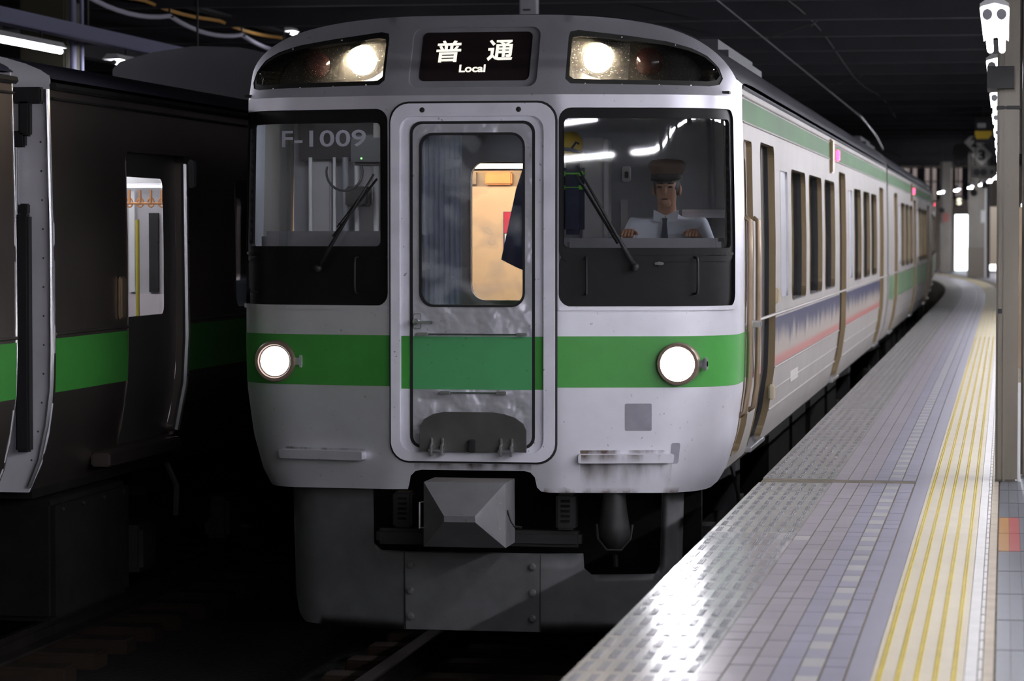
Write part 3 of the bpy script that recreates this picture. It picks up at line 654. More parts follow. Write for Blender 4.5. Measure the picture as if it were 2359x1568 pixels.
# printed livery along the lower side
def livery(name, y0, y1, z0, z1):
    m = bpy.data.materials.new(name); m.use_nodes = True; nt = m.node_tree; N = nt.nodes; L = nt.links; b = N['Principled BSDF']; b.inputs['Roughness'].default_value = .4
    b.inputs['Metallic'].default_value = .1
    tc = N.new('ShaderNodeTexCoord'); sx = N.new('ShaderNodeSeparateXYZ'); L.new(tc.outputs['Object'], sx.inputs[0])
    mp = N.new('ShaderNodeMapping'); mp.inputs['Scale'].default_value = (0, 3.2, .12); L.new(tc.outputs['Object'], mp.inputs[0])
    n = N.new('ShaderNodeTexNoise'); n.inputs['Scale'].default_value = 1.0; n.inputs['Detail'].default_value = 4; L.new(mp.outputs[0], n.inputs[0])
    k = N.new('ShaderNodeMath'); k.operation = 'MULTIPLY_ADD'; k.inputs[1].default_value = -.34; L.new(n.outputs[0], k.inputs[0]); L.new(sx.outputs['Z'], k.inputs[2])
    r = N.new('ShaderNodeMapRange'); r.inputs['From Min'].default_value = 1.55; r.inputs['From Max'].default_value = 1.66; L.new(k.outputs[0], r.inputs[0])
    x = N.new('ShaderNodeMix'); x.data_type = 'RGBA'; L.new(r.outputs[0], x.inputs[0]); x.inputs[6].default_value = (.36, .31, .27, 1); x.inputs[7].default_value = (.022, .022, .075, 1)
    rr = N.new('ShaderNodeMapRange'); rr.inputs['From Min'].default_value = 1.668; rr.inputs['From Max'].default_value = 1.63; L.new(sx.outputs['Z'], rr.inputs[0])
    x2 = N.new('ShaderNodeMix'); x2.data_type = 'RGBA'; L.new(rr.outputs[0], x2.inputs[0]); L.new(x.outputs[2], x2.inputs[6]); x2.inputs[7].default_value = (.42, .15, .13, 1)
    L.new(x2.outputs[2], b.inputs['Base Color'])
    return m
LIV = livery('blue_brush_print', 0, 0, 0, 0)
for a, b in ((1.58, 2.10), (3.20, 10.74), (11.82, 19.37)):
    panel([(a, 1.592), (b, 1.592), (b, 1.905), (a, 1.905)], [], side, step=.2, d=.002).build('printed_livery', LIV, car)
for k in range(7): MB().bbox(half_width(1.45) - .012, half_width(1.45) + .004, 4.9 + k * .11, 4.98 + k * .11, 1.40, 1.50, .002).build('stencil_mark', mat('pale_stencil', (.6, .57, .55), .5), car)

# cab and vestibule inside
cab = MB().box(-1.2, 1.2, .40, 1.62, 1.40, 1.45); cabo = cab.build('cab_floor', DARKM, car)
PT = MB(); pm = lambda s, z, d=0: Vector((s, 1.62 - d, z))
panel([(-1.42, 1.6), (1.42, 1.6), (1.412, 3.30), (-1.412, 3.30)], [rrect(-.302, .12, 2.05, 2.892, .09)], pm, step=.3, thick=.03, mb=PT); pto = PT.build('cab_partition', GREYP, car)
rim(rrect(-.302, .12, 2.05, 2.892, .09), pm, .025, -.02).build('partition_window_frame', GREYL, pto)
MB().box(-1.39, 1.39, .35, 3.3, 3.235, 3.25).build('cab_ceiling', DARKM, car)
MB().bbox(-1.32, -.42, .42, .85, 2.0, 2.47, .03).build('left_console', CONS, car)
MB().bbox(.46, 1.34, .42, .85, 2.33, 2.43, .02).bbox(.46, 1.15, .48, .53, 1.5, 2.35, .01).build('driving_desk', CONS, car)
for x, r, z0, z1, m in ((-1.27, .012, 2.45, 2.92, WHITE), (-1.12, .010, 2.45, 2.92, WHITE), (-1.05, .02, 2.45, 2.92, GREYP), (-.98, .014, 2.45, 2.92, WHITE), (-.86, .018, 2.45, 2.92, WHITE), (-.74, .012, 2.45, 2.92, WHITE), (-.62, .010, 2.45, 2.92, WHITE)):
    MB().cyl((x, 1.45, z0), (x, 1.45, z1), r, n=10).build('partition_pipe', m, car, smooth='auto')
for x0, x1, m in ((-1.30, -1.16, GREYL), (-1.02, -.90, GREYL), (-.80, -.66, mat('pale_blue_panel', (.36, .42, .50), .4, .2)), (-.60, -.40, MATS['pale_blue_panel'])):
    MB().bbox(x0, x1, 1.53, 1.60, 2.2, 2.92, .01).build('locker_panel', m, car)
MB().bbox(-1.36, -.46, 1.50, 1.60, 2.90, 3.22, .01).build('dark_header_panel', BLACKR, car)  # dark panel added to keep the area behind the lettering dark
mn = MB().bbox(-.92, -.60, 1.0, 1.25, 2.86, 3.04, .02).build('monitor_box', BLACKR, car)
MB().ball((-.85, .99, 2.90), .006, .004, .006, 8, 5).build('indicator', mat('green_indicator_glow', (.2, 1, .15), emit=3.0), mn)
MB().tube([(-.96 + .11 * math.cos(t), 1.02, 2.82 + .11 * math.sin(t)) for t in [PI * (.9 + 1.2 * i / 14) for i in range(15)]], .008, 6).build('cable_loop', BLACKR, mn)
MB().bbox(-1.02, -.88, 1.3, 1.42, 2.62, 2.74, .01).build('phone_box', DARKM, car)
cw = MB(); n = 26
vs = [(-.40 + .24 * i / n, .55 + .02 * math.sin(i * 1.9), z) for z in (1.95, 3.1) for i in range(n + 1)]
cw.add(vs, [(i, i + 1, n + 2 + i, n + 1 + i) for i in range(n)]).build('curtain', CURT, car, smooth=True)
cw = MB(); vs = [(-.52 + .2 * i / n, 1.35 + .03 * math.sin(i * 1.1), z) for z in (1.95, 3.1) for i in range(n + 1)]
cw.add(vs, [(i, i + 1, n + 2 + i, n + 1 + i) for i in range(n)]).build('curtain', GREYL, car, smooth=True)
MB().prism([(-.06, 2.30), (.03, 2.255), (.16, 2.2), (.16, 2.95), (.10, 2.93), (.03, 2.72)], 1.28, 1.36).build('hanging_coat', NAVY, car)
MB().box(-1.26, 1.26, 3.0, 3.03, 1.3, 2.765).build('vestibule_wall', CREAM, car)
MB().box(-1.26, 1.26, 3.02, 3.05, 2.765, 2.87).box(-.62, -.52, 2.98, 3.02, 2.78, 2.86).build('vestibule_header', BRASS, car)
MB().bbox(-.46, -.28, 2.97, 3.02, 2.775, 2.86, .01).build('header_box', ORANGE, car)
MB().box(-1.30, 1.30, 2.1, 3.6, 3.03, 3.05).build('vestibule_ceiling', ORANGE, car)
MB().cyl((-.75, 2.85, 2.895), (-.10, 2.85, 2.895), .016, n=10).build('vestibule_lamp', mat('warm_lamp_glow', (1.0, .82, .55), emit=16.0), car)
MB().bbox(-1.2, -.6, .52, .7, 3.17, 3.20, .004).build('cab_fill_light', mat('cab_fill_glow', (.85, .92, 1.0), emit=13.0), car)  # hidden glowing panel, added to brighten the left half of the cab
MB().bbox(-.9, .6, 1.9, 2.5, 2.985, 3.0, .004).build('ceiling_lamp', mat('vestibule_lamp_glow', (1.0, .88, .72), emit=12.0), car)
ps = MB().box(-.34, -.14, 2.992, 2.999, 2.33, 2.60).build('wall_poster', mat('poster_navy', (.03, .035, .12), .4), car)
MB().box(-.335, -.15, 2.988, 2.993, 2.46, 2.597).build('poster_red_field', mat('poster_red', (.50, .03, .07), .4), ps)
m = MB()
for k in range(6): m.box(-.33 + .032 * k, -.316 + .032 * k, 2.986, 2.9925, 2.395, 2.455)
m.build('poster_stripes', WHITE, ps)
lettering('se', -.325, -.215, 2.337, 2.378, lambda s, z, d: Vector((s, 2.987, z)), 0, 'poster_lettering', WHITE, ps, .02)
# right half of the cab: cabinet, socket, helmet, coat
MB().bbox(.40, .535, 1.48, 1.59, 2.40, 3.03, .008).bbox(.535, .565, 1.44, 1.58, 2.35, 3.02, .006).build('cab_cabinet', GREYL, car)
so_ = MB().bbox(.628, .684, 1.58, 1.60, 2.77, 2.862, .006).build('socket_plate', CHROME, car)
MB().bbox(.645, .667, 1.57, 1.59, 2.79, 2.83, .004).build('socket', BLACKR, so_)
hl = MB().ball((.34, 1.42, 2.985), .075, .09, .085).bbox(.30, .44, 1.30, 1.45, 2.90, 2.935, .012).build('hanging_helmet', YEL, car, smooth=True)
MB().tube([(.30, 1.335, 2.96), (.36, 1.325, 2.955), (.41, 1.34, 2.935)], .012, 6).tube([(.36, 1.33, 2.965), (.385, 1.33, 3.0), (.40, 1.34, 2.99)], .008, 6).build('helmet_band', BLACKR, hl)
MB().bbox(.28, .42, 1.40, 1.48, 2.45, 2.88, .03).build('hanging_jacket', NAVY, car)
MB().bbox(.275, .425, 1.395, 1.485, 2.80, 2.83, .01).bbox(.275, .425, 1.395, 1.485, 2.72, 2.745, .01).build('jacket_stripe', mat('lime_stripe', (.15, .5, .05), .6), car)
MB().bbox(.95, 1.36, 1.56, 1.60, 2.55, 3.12, .01).build('switch_cabinet', GREYP, car)
MB().box(.62, .66, 1.585, 1.60, 2.47, 2.66).build('door_slot_window', GREYL, car)
MB().box(1.0, 1.36, 1.52, 1.57, 2.55, 2.60).build('cabinet_shelf', CHROME, car)
MB().box(1.365, 1.375, .62, .95, 2.0, 3.2).build('cab_lining', GREYL, car)

# following cars
car2 = thing('train_car', 'second silver car of the commuter train, coupled behind the leading car', 'train car', (0, 0, 0), 'cars of the commuter train at the platform')
car['group'] = 'cars of the commuter train at the platform'
roof_skin(car2, False); car_sides(car2, 0.0, False); car_under(car2, .4); end_wall(car2, CARL); end_wall(car2, .02)
MB().bbox(-.85, .85, 6.0, 9.2, 3.62, 3.92, .08).bbox(-.7, .7, 13, 15, 3.62, 3.85, .08).build('air_conditioner', ROOF, car2)
gl = mat('faint_green_print', (.22, .36, .20), .4, .4, var=.3, vscale=2, stretch=(1, 1, .2))
for a, b in ((.2, 2.08), (3.2, 10.74), (11.82, 19.37)):
    panel([(a, 1.592), (b, 1.592), (b, 1.905), (a, 1.905)], [], side, step=.3, d=.002).build('printed_livery', gl, car2)
MB().bbox(-.5, .5, -.38, .02, 1.15, 3.2, .05).build('gangway_bellows', BLACKR, car2)
MB().cyl((0, -.38, .9), (0, 1, .9), .12, n=12).build('coupler_shank', UNDER, car2)
def bend(y): return -2e-5 * max(0.0, y - 38.0) ** 3
def place_on_curve(o, y): 
    o.location = (bend(y), y, 0); o.rotation_euler = (0, 0, math.atan2(bend(y) - bend(y + CARL), CARL))
place_on_curve(car2, 22.0)
car3 = copy_tree(car2); place_on_curve(car3, 44.0); car3['label'] = 'third silver car of the commuter train, with the middle of the far red side lamps'
car4 = copy_tree(car2); place_on_curve(car4, 66.0); car4['label'] = 'farthest silver train car, on the curve at the end of the platform'
car3['label'] = 'third silver car of the commuter train, farthest one showing a red side lamp'
# ------------------------------------------------------------ the neighbouring train on the left track
STEELD = mat('dull_stainless', (0.24, 0.20, 0.19), 0.36, 0.92, var=0.12, vscale=1.5)
def sideV(y, z, d=0.0): return Vector((half_width(z) - .03 + d, y, z))
lcar = thing('neighbour_train_car', 'dark stainless train car on the left track, with green band and lit door window', 'train car', (-3.67, -.45, 0), 'cars of the train on the left track')
LD = (1.38, 2.66); LW = [(3.88, 5.2), (5.7, 7.1), (7.6, 9.0), (13.0, 14.4), (14.9, 16.3)]
DR = rrect(LD[0], LD[1], 1.17, 2.95, .06); LL = 21.0
panel([(0, 1.02), (LL, 1.02), (LL, 3.27), (0, 3.27)], [DR] + [rrect(a, b, 1.96, 2.83, .08) for a, b in LW], sideV, step=.2).build('body_side', STEELD, lcar, smooth='auto')
def left_roof(x): return 3.27 + .26 * max(0.0, 1 - (x / 1.41) ** 2) ** .5
def sideVL(y, z, d=0.0): p = sideV(y, z, d); return Vector((-p.x, p.y, p.z))
panel([(0, 1.02), (LL, 1.02), (LL, 3.27), (0, 3.27)], [rrect(a, b, 1.96, 2.83, .08) for a, b in LW + [(1.2, 2.6)]], sideVL, step=.4).build('body_side', STEELD, lcar, smooth='auto')
for a, b in ((0.02, LD[0]), (LD[1], LL)):
    panel([(a, 1.575), (b, 1.575), (b, 1.875), (a, 1.875)], [], sideV, step=.2, d=.003).build('green_band', GREEN, lcar, smooth='auto')
    MB().tube([(1.402, a, 1.90), (1.402, b, 1.90)], .010, 6).build('waist_bead', STEELD, lcar)
dw = rrect(LD[0] + .12, LD[1] - .28, 1.95, 2.80, .05)
ld = panel(DR, [dw], sideV, step=.15, d=-.07).build('passenger_door', mat('door_steel_dark', (.16, .15, .15), .4, .6), lcar, smooth='auto')
rim(DR, sideV, .004, -.07).build('door_jamb', STEELD, ld); panel(dw, [], sideV, step=.3, d=-.075).build('door_glass', GLASS, ld)
m = MB()
jp = [sideV(LD[1] - .02, z, .0) for z in (1.2, 1.5, 1.8, 2.9)]; m.tube([p + Vector((.005, 0, 0)) for p in jp], .025, 8); m.build('door_rail', CHROME, ld, smooth='auto')
for z in (1.3, 1.55, 2.1, 2.4, 2.7): MB().ball(tuple(sideV(LD[1] - .02, z, .028)), .008, .008, .008, 8, 5).build('rivet', DARKM, ld)
MB().bbox(1.30, 1.42, .95, 2.45, 1.09, 1.17, .01).build('door_step', STEELD, lcar)
MB().bbox(1.39, 1.43, 2.72, 2.80, 2.75, 2.93, .01).build('side_lamp', GREYP, lcar)
MB().bbox(1.395, 1.425, 1.18, 1.28, 1.95, 2.20, .01).build('door_button_box', BRASS, lcar)
for a, b in LW:
    w = rim(rrect(a, b, 1.96, 2.83, .08), sideV, .004, -.04).build('side_window', STEELD, lcar); panel(rrect(a, b, 1.96, 2.83, .08), [], sideV, step=.4, d=-.04).build('window_glass', GLASS, w)
    w = rim(rrect(a, b, 1.96, 2.83, .08), sideVL, .004, -.04).build('side_window', STEELD, lcar)
MB().tube([(1.40, 0, 3.268), (1.40, LL, 3.268)], .022, 6).tube([(1.395, 0, 3.20), (1.395, LL, 3.20)], .008, 6).build('eave_gutter', DARKM, lcar)
xs = [1.395 * math.sin(PI / 2 * i / 14) for i in range(-14, 15)]; n = len(xs)
MB().add([(x, y, left_roof(x)) for y in (0, LL) for x in xs], [(i, i + 1, n + i + 1, n + i) for i in range(n - 1)]).build('roof', mat('bluish_roof', (.10, .10, .15), .45, .3), lcar, smooth=True)
dome = MB(); prof = [(-.92, 3.45), (-.92, 3.86), (-.86, 3.92), (-.55, 4.0), (-.2, 4.045), (.2, 4.03), (.55, 3.95), (.8, 3.82), (.86, 3.75), (.86, 3.45)]
dome.prism(prof, 8.55, 11.6).build('air_conditioner', ROOF, lcar)
for y, sgn in ((0.0, -1), (LL, 1)):
    ws_ = [(half_width(z) - .03, z) for z in body_section_ring(1.02, 3.27)]
    arc = [(1.395 * math.cos(PI * i / 20), left_roof(1.395 * math.cos(PI * i / 20))) for i in range(1, 20)]
    ew = MB().prism(ws_ + arc + [(-x, z) for x, z in reversed(ws_)], y, y + .02 * -sgn).build('end_wall', mat('end_wall_steel', (.78, .76, .82), .45, .1, var=.12, vscale=4), lcar)
    for k in range(12):
        z = 1.2 + k * .16; MB().ball((half_width(z) - .09, y + sgn * .002, z), .006, .004, .006, 6, 4).build('rivet', STEELD, ew)
    pts = [(half_width(z) - .042, y + sgn * .012, z) for z in (1.05, 1.2, 1.4, 1.6, 1.8, 2.4, 3.25)]
    MB().tube(pts, .014, 8).build('corner_trim', CHROME, ew, smooth='auto')
    MB().bbox(1.205, 1.285, y + sgn * .06 - .04, y + sgn * .06 + .04, 1.25, 2.56, .012).build('end_handrail_cover', BLACKR, ew)
    MB().bbox(1.225, 1.27, y + sgn * .04 - .03, y + sgn * .04 + .03, 2.56, 2.62, .006).build('cover_bracket', DARKM, ew)
    MB().bbox(1.19, 1.215, y + sgn * .05 - .02, y + sgn * .05 + .02, 1.25, 2.95, .006).build('end_pipe', CHROME, ew)
    MB().bbox(1.19, 1.36, y + sgn * .05 - .04, y + sgn * .05 + .04, 3.17, 3.26, .01).bbox(1.225, 1.29, y + sgn * .05 - .03, y + sgn * .05 + .03, 2.99, 3.2, .01).bbox(1.175, 1.26, y + sgn * .05 - .03, y + sgn * .05 + .03, 2.93, 3.02, .01).build('rain_duct', BLACKR, ew)
    MB().bbox(-.55, .55, min(y, y + sgn * .3), max(y, y + sgn * .3), 1.15, 3.15, .04).build('gangway_bellows', BLACKR, lcar)
MB().box(-1.25, 1.25, .05, LL - .05, .98, 1.05).build('underframe', UNDER, lcar)
MB().box(-1.2, 1.2, .1, LL - .1, 1.07, 1.12).build('saloon_floor', mat('saloon_floor_grey', (.34, .32, .33), .5), lcar)
MB().box(-1.3, 1.3, .1, LL - .1, 3.08, 3.1).build('saloon_ceiling', WHITE, lcar)
MB().box(.25, .75, 1.2, 4.1, 3.04, 3.07).build('saloon_lamp', mat('saloon_glow', (.95, .95, 1.0), emit=7.0), lcar)
sp_ = MB().box(-1.27, 1.27, 4.2, 4.24, 1.12, 3.08).build('saloon_partition', GREYL, lcar)
MB().box(.10, 1.26, 4.17, 4.20, 1.13, 2.035).build('partition_dado', mat('pinkish_panel', (.62, .56, .58), .5), sp_)
MB().box(.70, .765, 4.17, 4.20, 2.05, 2.60).build('dark_pane', DARKM, sp_); MB().box(.56, .60, 4.16, 4.20, 2.05, 2.75).build('partition_pillar', WHITE, sp_)
MB().box(.30, 1.2, 4.12, 4.2, 2.775, 2.79).build('glow_strip', mat('strip_glow', (.95, .95, 1), emit=1.5), sp_)
MB().prism([(.45, 2.70), (.56, 2.80), (1.1, 2.80), (1.1, 2.88), (.52, 2.88), (.40, 2.78)], 3.7, 3.75).build('ceiling_duct', WHITE, lcar)
MB().cyl((.82, 3.5, 1.12), (.82, 3.5, 2.55), .014, n=8).build('grab_pole', mat('yellow_pole', (.50, .42, .06), .35), lcar)
MB().cyl((.2, 3.55, 2.66), (1.2, 3.55, 2.66), .008, n=8).build('strap_rail', ORANGE, lcar)
for i in range(6):
    x = .60 + .075 * i; so2 = MB().box(x - .006, x + .006, 3.54, 3.56, 2.66, 2.75).build('hand_strap', ORANGE, lcar)
    MB().tube([(x + .022 * math.sin(t), 3.55, 2.665 + .03 * math.cos(t)) for t in [2 * PI * k / 12 for k in range(13)]], .006, 6).build('strap_ring', ORANGE, so2)
for a, b in ((4.2, 9.0), (12, 17)): 
    for sx in (-1, 1): MB().bbox(sx * 1.05 - .22, sx * 1.05 + .22, a, b, 1.3, 1.55, .04).bbox(sx * 1.25 - .05, sx * 1.25 + .05, a, b, 1.5, 1.98, .03).build('bench_seat', CURT, lcar)
for a, b in ((.15, 1.6), (6.5, 8.4), (9, 11), (12, 14)): 
    eb = MB().bbox(-1.2, 1.34, a, b, .28, .96, .03).build('equipment_box', UNDER, lcar)
    for k in range(4): MB().ball((1.345, a + .15 + k * (b - a - .3) / 3, .9), .012, .02, .012, 6, 4).build('bolt', DARKM, eb)
for yc in (3.6, 17.4):
    bg = MB().bbox(-1.0, 1.05, yc - 1.5, yc + 1.5, .42, .62, .03).build('bogie', UNDER, lcar)
    for dy in (-1.05, 1.05):
        w = MB()
        for sx in (-1, 1): w.lathe([(.03, -.07), (.43, -.07), (.43, .07), (.03, .07)], (sx * .57, yc + dy, .43), 'X', 20)
        w.cyl((-.9, yc + dy, .43), (.9, yc + dy, .43), .06, n=8); w.build('wheelset', DARKM, bg, smooth='auto')
        MB().bbox(1.0, 1.18, yc + dy - .17, yc + dy + .17, .30, .60, .03).build('axle_box', DARKM, bg)
    MB().tube([(1.15, yc - .6, .98), (1.2, yc - .5, .8), (1.18, yc - .45, .6)], .02, 6).build('damper', CHROME, bg)
lcar2 = copy_tree(lcar); lcar2.location = (-3.67, -1.08 - LL, 0)
lcar2['label'] = 'nearer dark car of the left train, cut off by the left edge of the photo'
lcar3 = copy_tree(lcar); lcar3.location = (-3.67, -.45 + LL + .6, 0)
lcar3['label'] = 'farther dark car of the left train, hidden behind the silver train'

# ------------------------------------------------------------ driver
def skin(name, vs, es, rs, m, parent=None, root=0, lev=2):
    me = bpy.data.meshes.new(name); me.from_pydata(vs, es, []); o = bpy.data.objects.new(name, me); COL.objects.link(o)
    md = o.modifiers.new('s', 'SKIN'); md.use_smooth_shade = True
    for i, v in enumerate(me.skin_vertices[0].data):
        r = rs[i]; v.radius = (r, r) if not isinstance(r, tuple) else r; v.use_root = (i == root)
    sb_ = o.modifiers.new('b', 'SUBSURF'); sb_.levels = lev; sb_.render_levels = lev
    dg = bpy.context.evaluated_depsgraph_get(); nm = bpy.data.meshes.new_from_object(o.evaluated_get(dg))
    bpy.data.objects.remove(o); nm.materials.clear(); nm.materials.append(m)
    for p in nm.polygons: p.use_smooth = True
    o = bpy.data.objects.new(name, nm); COL.objects.link(o)
    if parent: o.parent = parent
    return o
DXY = (0.965, 1.02)
def P(x, y, z): return (x, y, z)
vs = [P(0, .06, 2.03), P(0, .07, 2.22), P(0, .05, 2.40), P(0, .03, 2.53), P(0, .01, 2.60), P(0, -.01, 2.66), P(0, -.015, 2.74), P(0, -.01, 2.80)]
rs = [(.15, .11), (.145, .10), (.165, .11), (.07, .065), (.056, .056), (.060, .070), (.074, .088), (.070, .085)]
es = [(0, 1), (1, 2), (2, 3), (3, 4), (4, 5), (5, 6), (6, 7)]
def limb(start, pts, rr):
    i = start
    for p, r in zip(pts, rr): vs.append(p); rs.append(r); es.append((i, len(vs) - 1)); i = len(vs) - 1
    return i
for sx in (-1, 1):
    h = limb(2, [P(sx * .19, .05, 2.485), P(sx * .255, -.02, 2.27), P(sx * .20, -.22, 2.43), P(sx * .185, -.28, 2.465)], [.062, .050, .033, .030])
    for k, (dx, L_) in enumerate(((-.026, .062), (-.009, .072), (.009, .068), (.026, .052))):
        limb(h, [P(sx * .185 + dx, -.335, 2.468), P(sx * .185 + dx, -.335 - L_ * .6, 2.455), P(sx * .185 + dx, -.335 - L_, 2.44)], [.0095, .0088, .008])
    limb(h, [P(sx * .185 - sx * .042, -.31, 2.46), P(sx * .185 - sx * .055, -.345, 2.45)], [.0105, .009])
    limb(0, [P(sx * .10, -.02, 2.0), P(sx * .13, -.36, 2.02), P(sx * .13, -.34, 1.56), P(sx * .13, -.48, 1.50)], [.095, .072, .05, .045])
person = skin('person', vs, es, rs, SKIN); person.location = (DXY[0], DXY[1], 0)
tag(person, 'train driver in white shirt, dark tie and peaked cap, seated behind the right windscreen', 'person')
mb = MB().ball((0, -.105, 2.705), .014, .022, .026, 10, 7)
for sx in (-1, 1): mb.ball((sx * .076, .0, 2.71), .012, .022, .034, 8, 6)
mb.ball((0, -.075, 2.635), .034, .03, .028, 10, 7); mb.build('face_features', SKIN, person, smooth=True)
mb = MB()
for sx in (-1, 1): mb.ball((sx * .032, -.094, 2.725), .015, .010, .006, 8, 6)
mb.ball((0, -.105, 2.655), .024, .006, .004, 8, 5)
for sx in (-1, 1): mb.tube([(sx * .016, -.098, 2.745), (sx * .05, -.09, 2.748)], .004, 5)
mb.build('eyes_and_mouth', mat('dark_brown', (.06, .03, .025), .5), person, smooth=True)
MB().ball((0, .012, 2.735), .083, .092, .088, 14, 9).build('hair', mat('black_hair', (.012, .011, .012), .6), person, smooth=True)
cap = MB().lathe([(.088, 2.765), (.092, 2.80), (.112, 2.842), (.115, 2.858), (.09, 2.882), (0, 2.893)], (0, .0, 0), 'Z', 24).build('cap', mat('cap_brown', (.10, .05, .03), .6), person, smooth=True)
pk = MB(); q = [(.09 * math.sin(t), -.02 - .085 * math.cos(t) - .055 * max(0, math.cos(t)), 2.768 - .022 * max(0, math.cos(t))) for t in [PI * (-.5 + i / 12) for i in range(13)]]
pk.add(q + [(x, y, z + .008) for x, y, z in q], [tuple(range(13)), tuple(range(25, 12, -1))] + [(i, i + 1, i + 14, i + 13) for i in range(12)]).build('cap_peak', BLACKR, cap)
MB().lathe([(.0895, 2.766), (.0935, 2.768), (.0945, 2.80), (.0915, 2.802)], (0, 0, 0), 'Z', 24).build('cap_band', BLACKR, cap, smooth=True)
sv = [P(0, .06, 2.03), P(0, .07, 2.22), P(0, .05, 2.40), P(0, .03, 2.53), P(0, .015, 2.585)]; sr = [(.165, .125), (.165, .12), (.185, .13), (.10, .085), (.068, .068)]; se = [(0, 1), (1, 2), (2, 3), (3, 4)]
for sx in (-1, 1):
    b = len(sv); sv += [P(sx * .195, .05, 2.49), P(sx * .26, -.02, 2.26), P(sx * .205, -.20, 2.42)]; sr += [.078, .066, .045]; se += [(2, b), (b, b + 1), (b + 1, b + 2)]
shirt = skin('shirt', sv, se, sr, SHIRT, person)
for sx in (-1, 1): MB().add([(0, -.055, 2.56), (sx * .075, -.02, 2.595), (sx * .07, -.075, 2.53), (sx * .015, -.10, 2.52), (0, -.045, 2.57)], [(0, 1, 2, 3), (0, 3, 4)]).build('collar', SHIRT, shirt)
MB().add([(-.016, -.098, 2.545), (.016, -.098, 2.545), (.012, -.105, 2.52), (.030, -.118, 2.34), (0, -.12, 2.30), (-.03, -.118, 2.34), (-.012, -.105, 2.52)], [(0, 1, 2, 6), (6, 2, 3, 4, 5)]).build('tie', NAVY, person)
tv = [P(0, .07, 2.05)]; tr = [(.16, .12)]; te = []
for sx in (-1, 1):
    b = len(tv); tv += [P(sx * .10, -.02, 2.0), P(sx * .13, -.36, 2.02), P(sx * .13, -.34, 1.60)]; tr += [.11, .085, .07]; te += [(0, b), (b, b + 1), (b + 1, b + 2)]
skin('trousers', tv, te, tr, NAVY, person)
for sx in (-1, 1): MB().ball((sx * .13, -.42, 1.497), .048, .13, .045, 10, 7).build('shoe', BLACKR, person, smooth=True)
st_ = MB().bbox(.965 - .24, .965 + .24, .88, 1.30, 1.86, 1.93, .03).bbox(.965 - .22, .965 + .22, 1.27, 1.36, 1.95, 2.45, .03).cyl((.965, 1.1, 1.45), (.965, 1.1, 1.87), .05, n=10).build('driver_seat', NAVY, car)

# ------------------------------------------------------------ ground and tracks
fl = MB(); nx, ny = 40, 130
vs = [(-16 + 26 * i / nx, -36 + 140 * j / ny, -.25 + random.uniform(-.02, .02)) for j in range(ny + 1) for i in range(nx + 1)]
fl.add(vs, [(j * (nx + 1) + i, j * (nx + 1) + i + 1, (j + 1) * (nx + 1) + i + 1, (j + 1) * (nx + 1) + i) for j in range(ny) for i in range(nx)])
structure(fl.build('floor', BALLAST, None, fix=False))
def bendp(x, y): return x + bend(y)
RP = [(-.075, -.145), (.075, -.145), (.075, -.13), (.015, -.11), (.012, -.05), (.034, -.035), (.034, 0), (-.034, 0), (-.034, -.035), (-.012, -.05), (-.015, -.11), (-.075, -.13)]
sl_me = MB().bbox(-1.05, 1.05, -.12, .12, -.27, -.145, .015).build('sleeper', SLEEP).data
for o in [o for o in COL.objects if o.name == 'sleeper']: bpy.data.objects.remove(o)
for xc, lab in ((0, 'railway track under the silver train, rails just showing below its skirt'), (-3.67, 'railway track under the dark train on the left')):
    tk = thing('railway_track', lab, 'track', (xc, 0, 0))
    for sx in (-1, 1):
        m = MB(); ys = [-34] + [i * 4 for i in range(-8, 27)]; n = len(RP)
        m.add([(sx * .567 + px + (bend(y) if xc == 0 else bend(y)), y, pz) for y in ys for px, pz in RP], [(k * n + i, k * n + (i + 1) % n, (k + 1) * n + (i + 1) % n, (k + 1) * n + i) for k in range(len(ys) - 1) for i in range(n)]).build('rail', RAILM, tk)
    for k in range(50):
        o = bpy.data.objects.new('sleeper', sl_me); COL.objects.link(o); o.parent = tk; o.location = (0, -14 + .62 * k, 0)

# ------------------------------------------------------------ platform on the right
Y0, Y1 = -34.0, 95.0
YS = [Y0, 0.0, 25.0] + [38 + 1.5 * i for i in range(39)]
def strip(x0, x1, z0, z1, name, m, parent, ya=Y0, yb=Y1):
    ys = [ya] + [y for y in YS if ya < y < yb] + [yb]; mb = MB()
    mb.add([(x + bend(y), y, z) for y in ys for x, z in ((x0, z0), (x1, z0), (x1, z1), (x0, z1))],
           [(k * 4 + i, k * 4 + (i + 1) % 4, k * 4 + 4 + (i + 1) % 4, k * 4 + 4 + i) for k in range(len(ys) - 1) for i in range(4)] + [(3, 2, 1, 0), tuple(len(ys) * 4 - 4 + i for i in range(4))])
    return mb.build(name, m, parent)
plat = structure(strip(1.60, 9.2, -.3, 1.070, 'platform', CONC, None))
strip(1.60, 2.52, 1.068, 1.0965, 'grout_bed', GROUT, plat)
SLABFACES = {}
BARM = mat('grip_bar', (.165, .17, .195), .26, spec=.6)
def slab_shape(mb, x, y, z=1.10):
    mb.box(x, x + .396, y, y + .266, z - .034, z)
    for i in range(7):
        for k in range(3):
            a = x + .022 + .0555 * i + .0095 * k; b = a + .0055
            mb.add([(a, y + .03, z), (b, y + .03, z), (b, y + .215, z), (a, y + .215, z), (a + .0014, y + .034, z + .0042), (b - .0014, y + .034, z + .0042), (b - .0014, y + .211, z + .0042), (a + .0014, y + .211, z + .0042)], [(4, 5, 6, 7), (0, 1, 5, 4), (1, 2, 6, 5), (2, 3, 7, 6), (3, 0, 4, 7)])
def share(name, me, parent, loc):
    o = bpy.data.objects.new(name, me); COL.objects.link(o); o.parent = parent; o.location = loc; return o
mb = MB(); slab_shape(mb, 0, 0, 0); t = mb.build('edge_slab', SLAB, None, fix=False); slab_me = t.data; bpy.data.objects.remove(t)
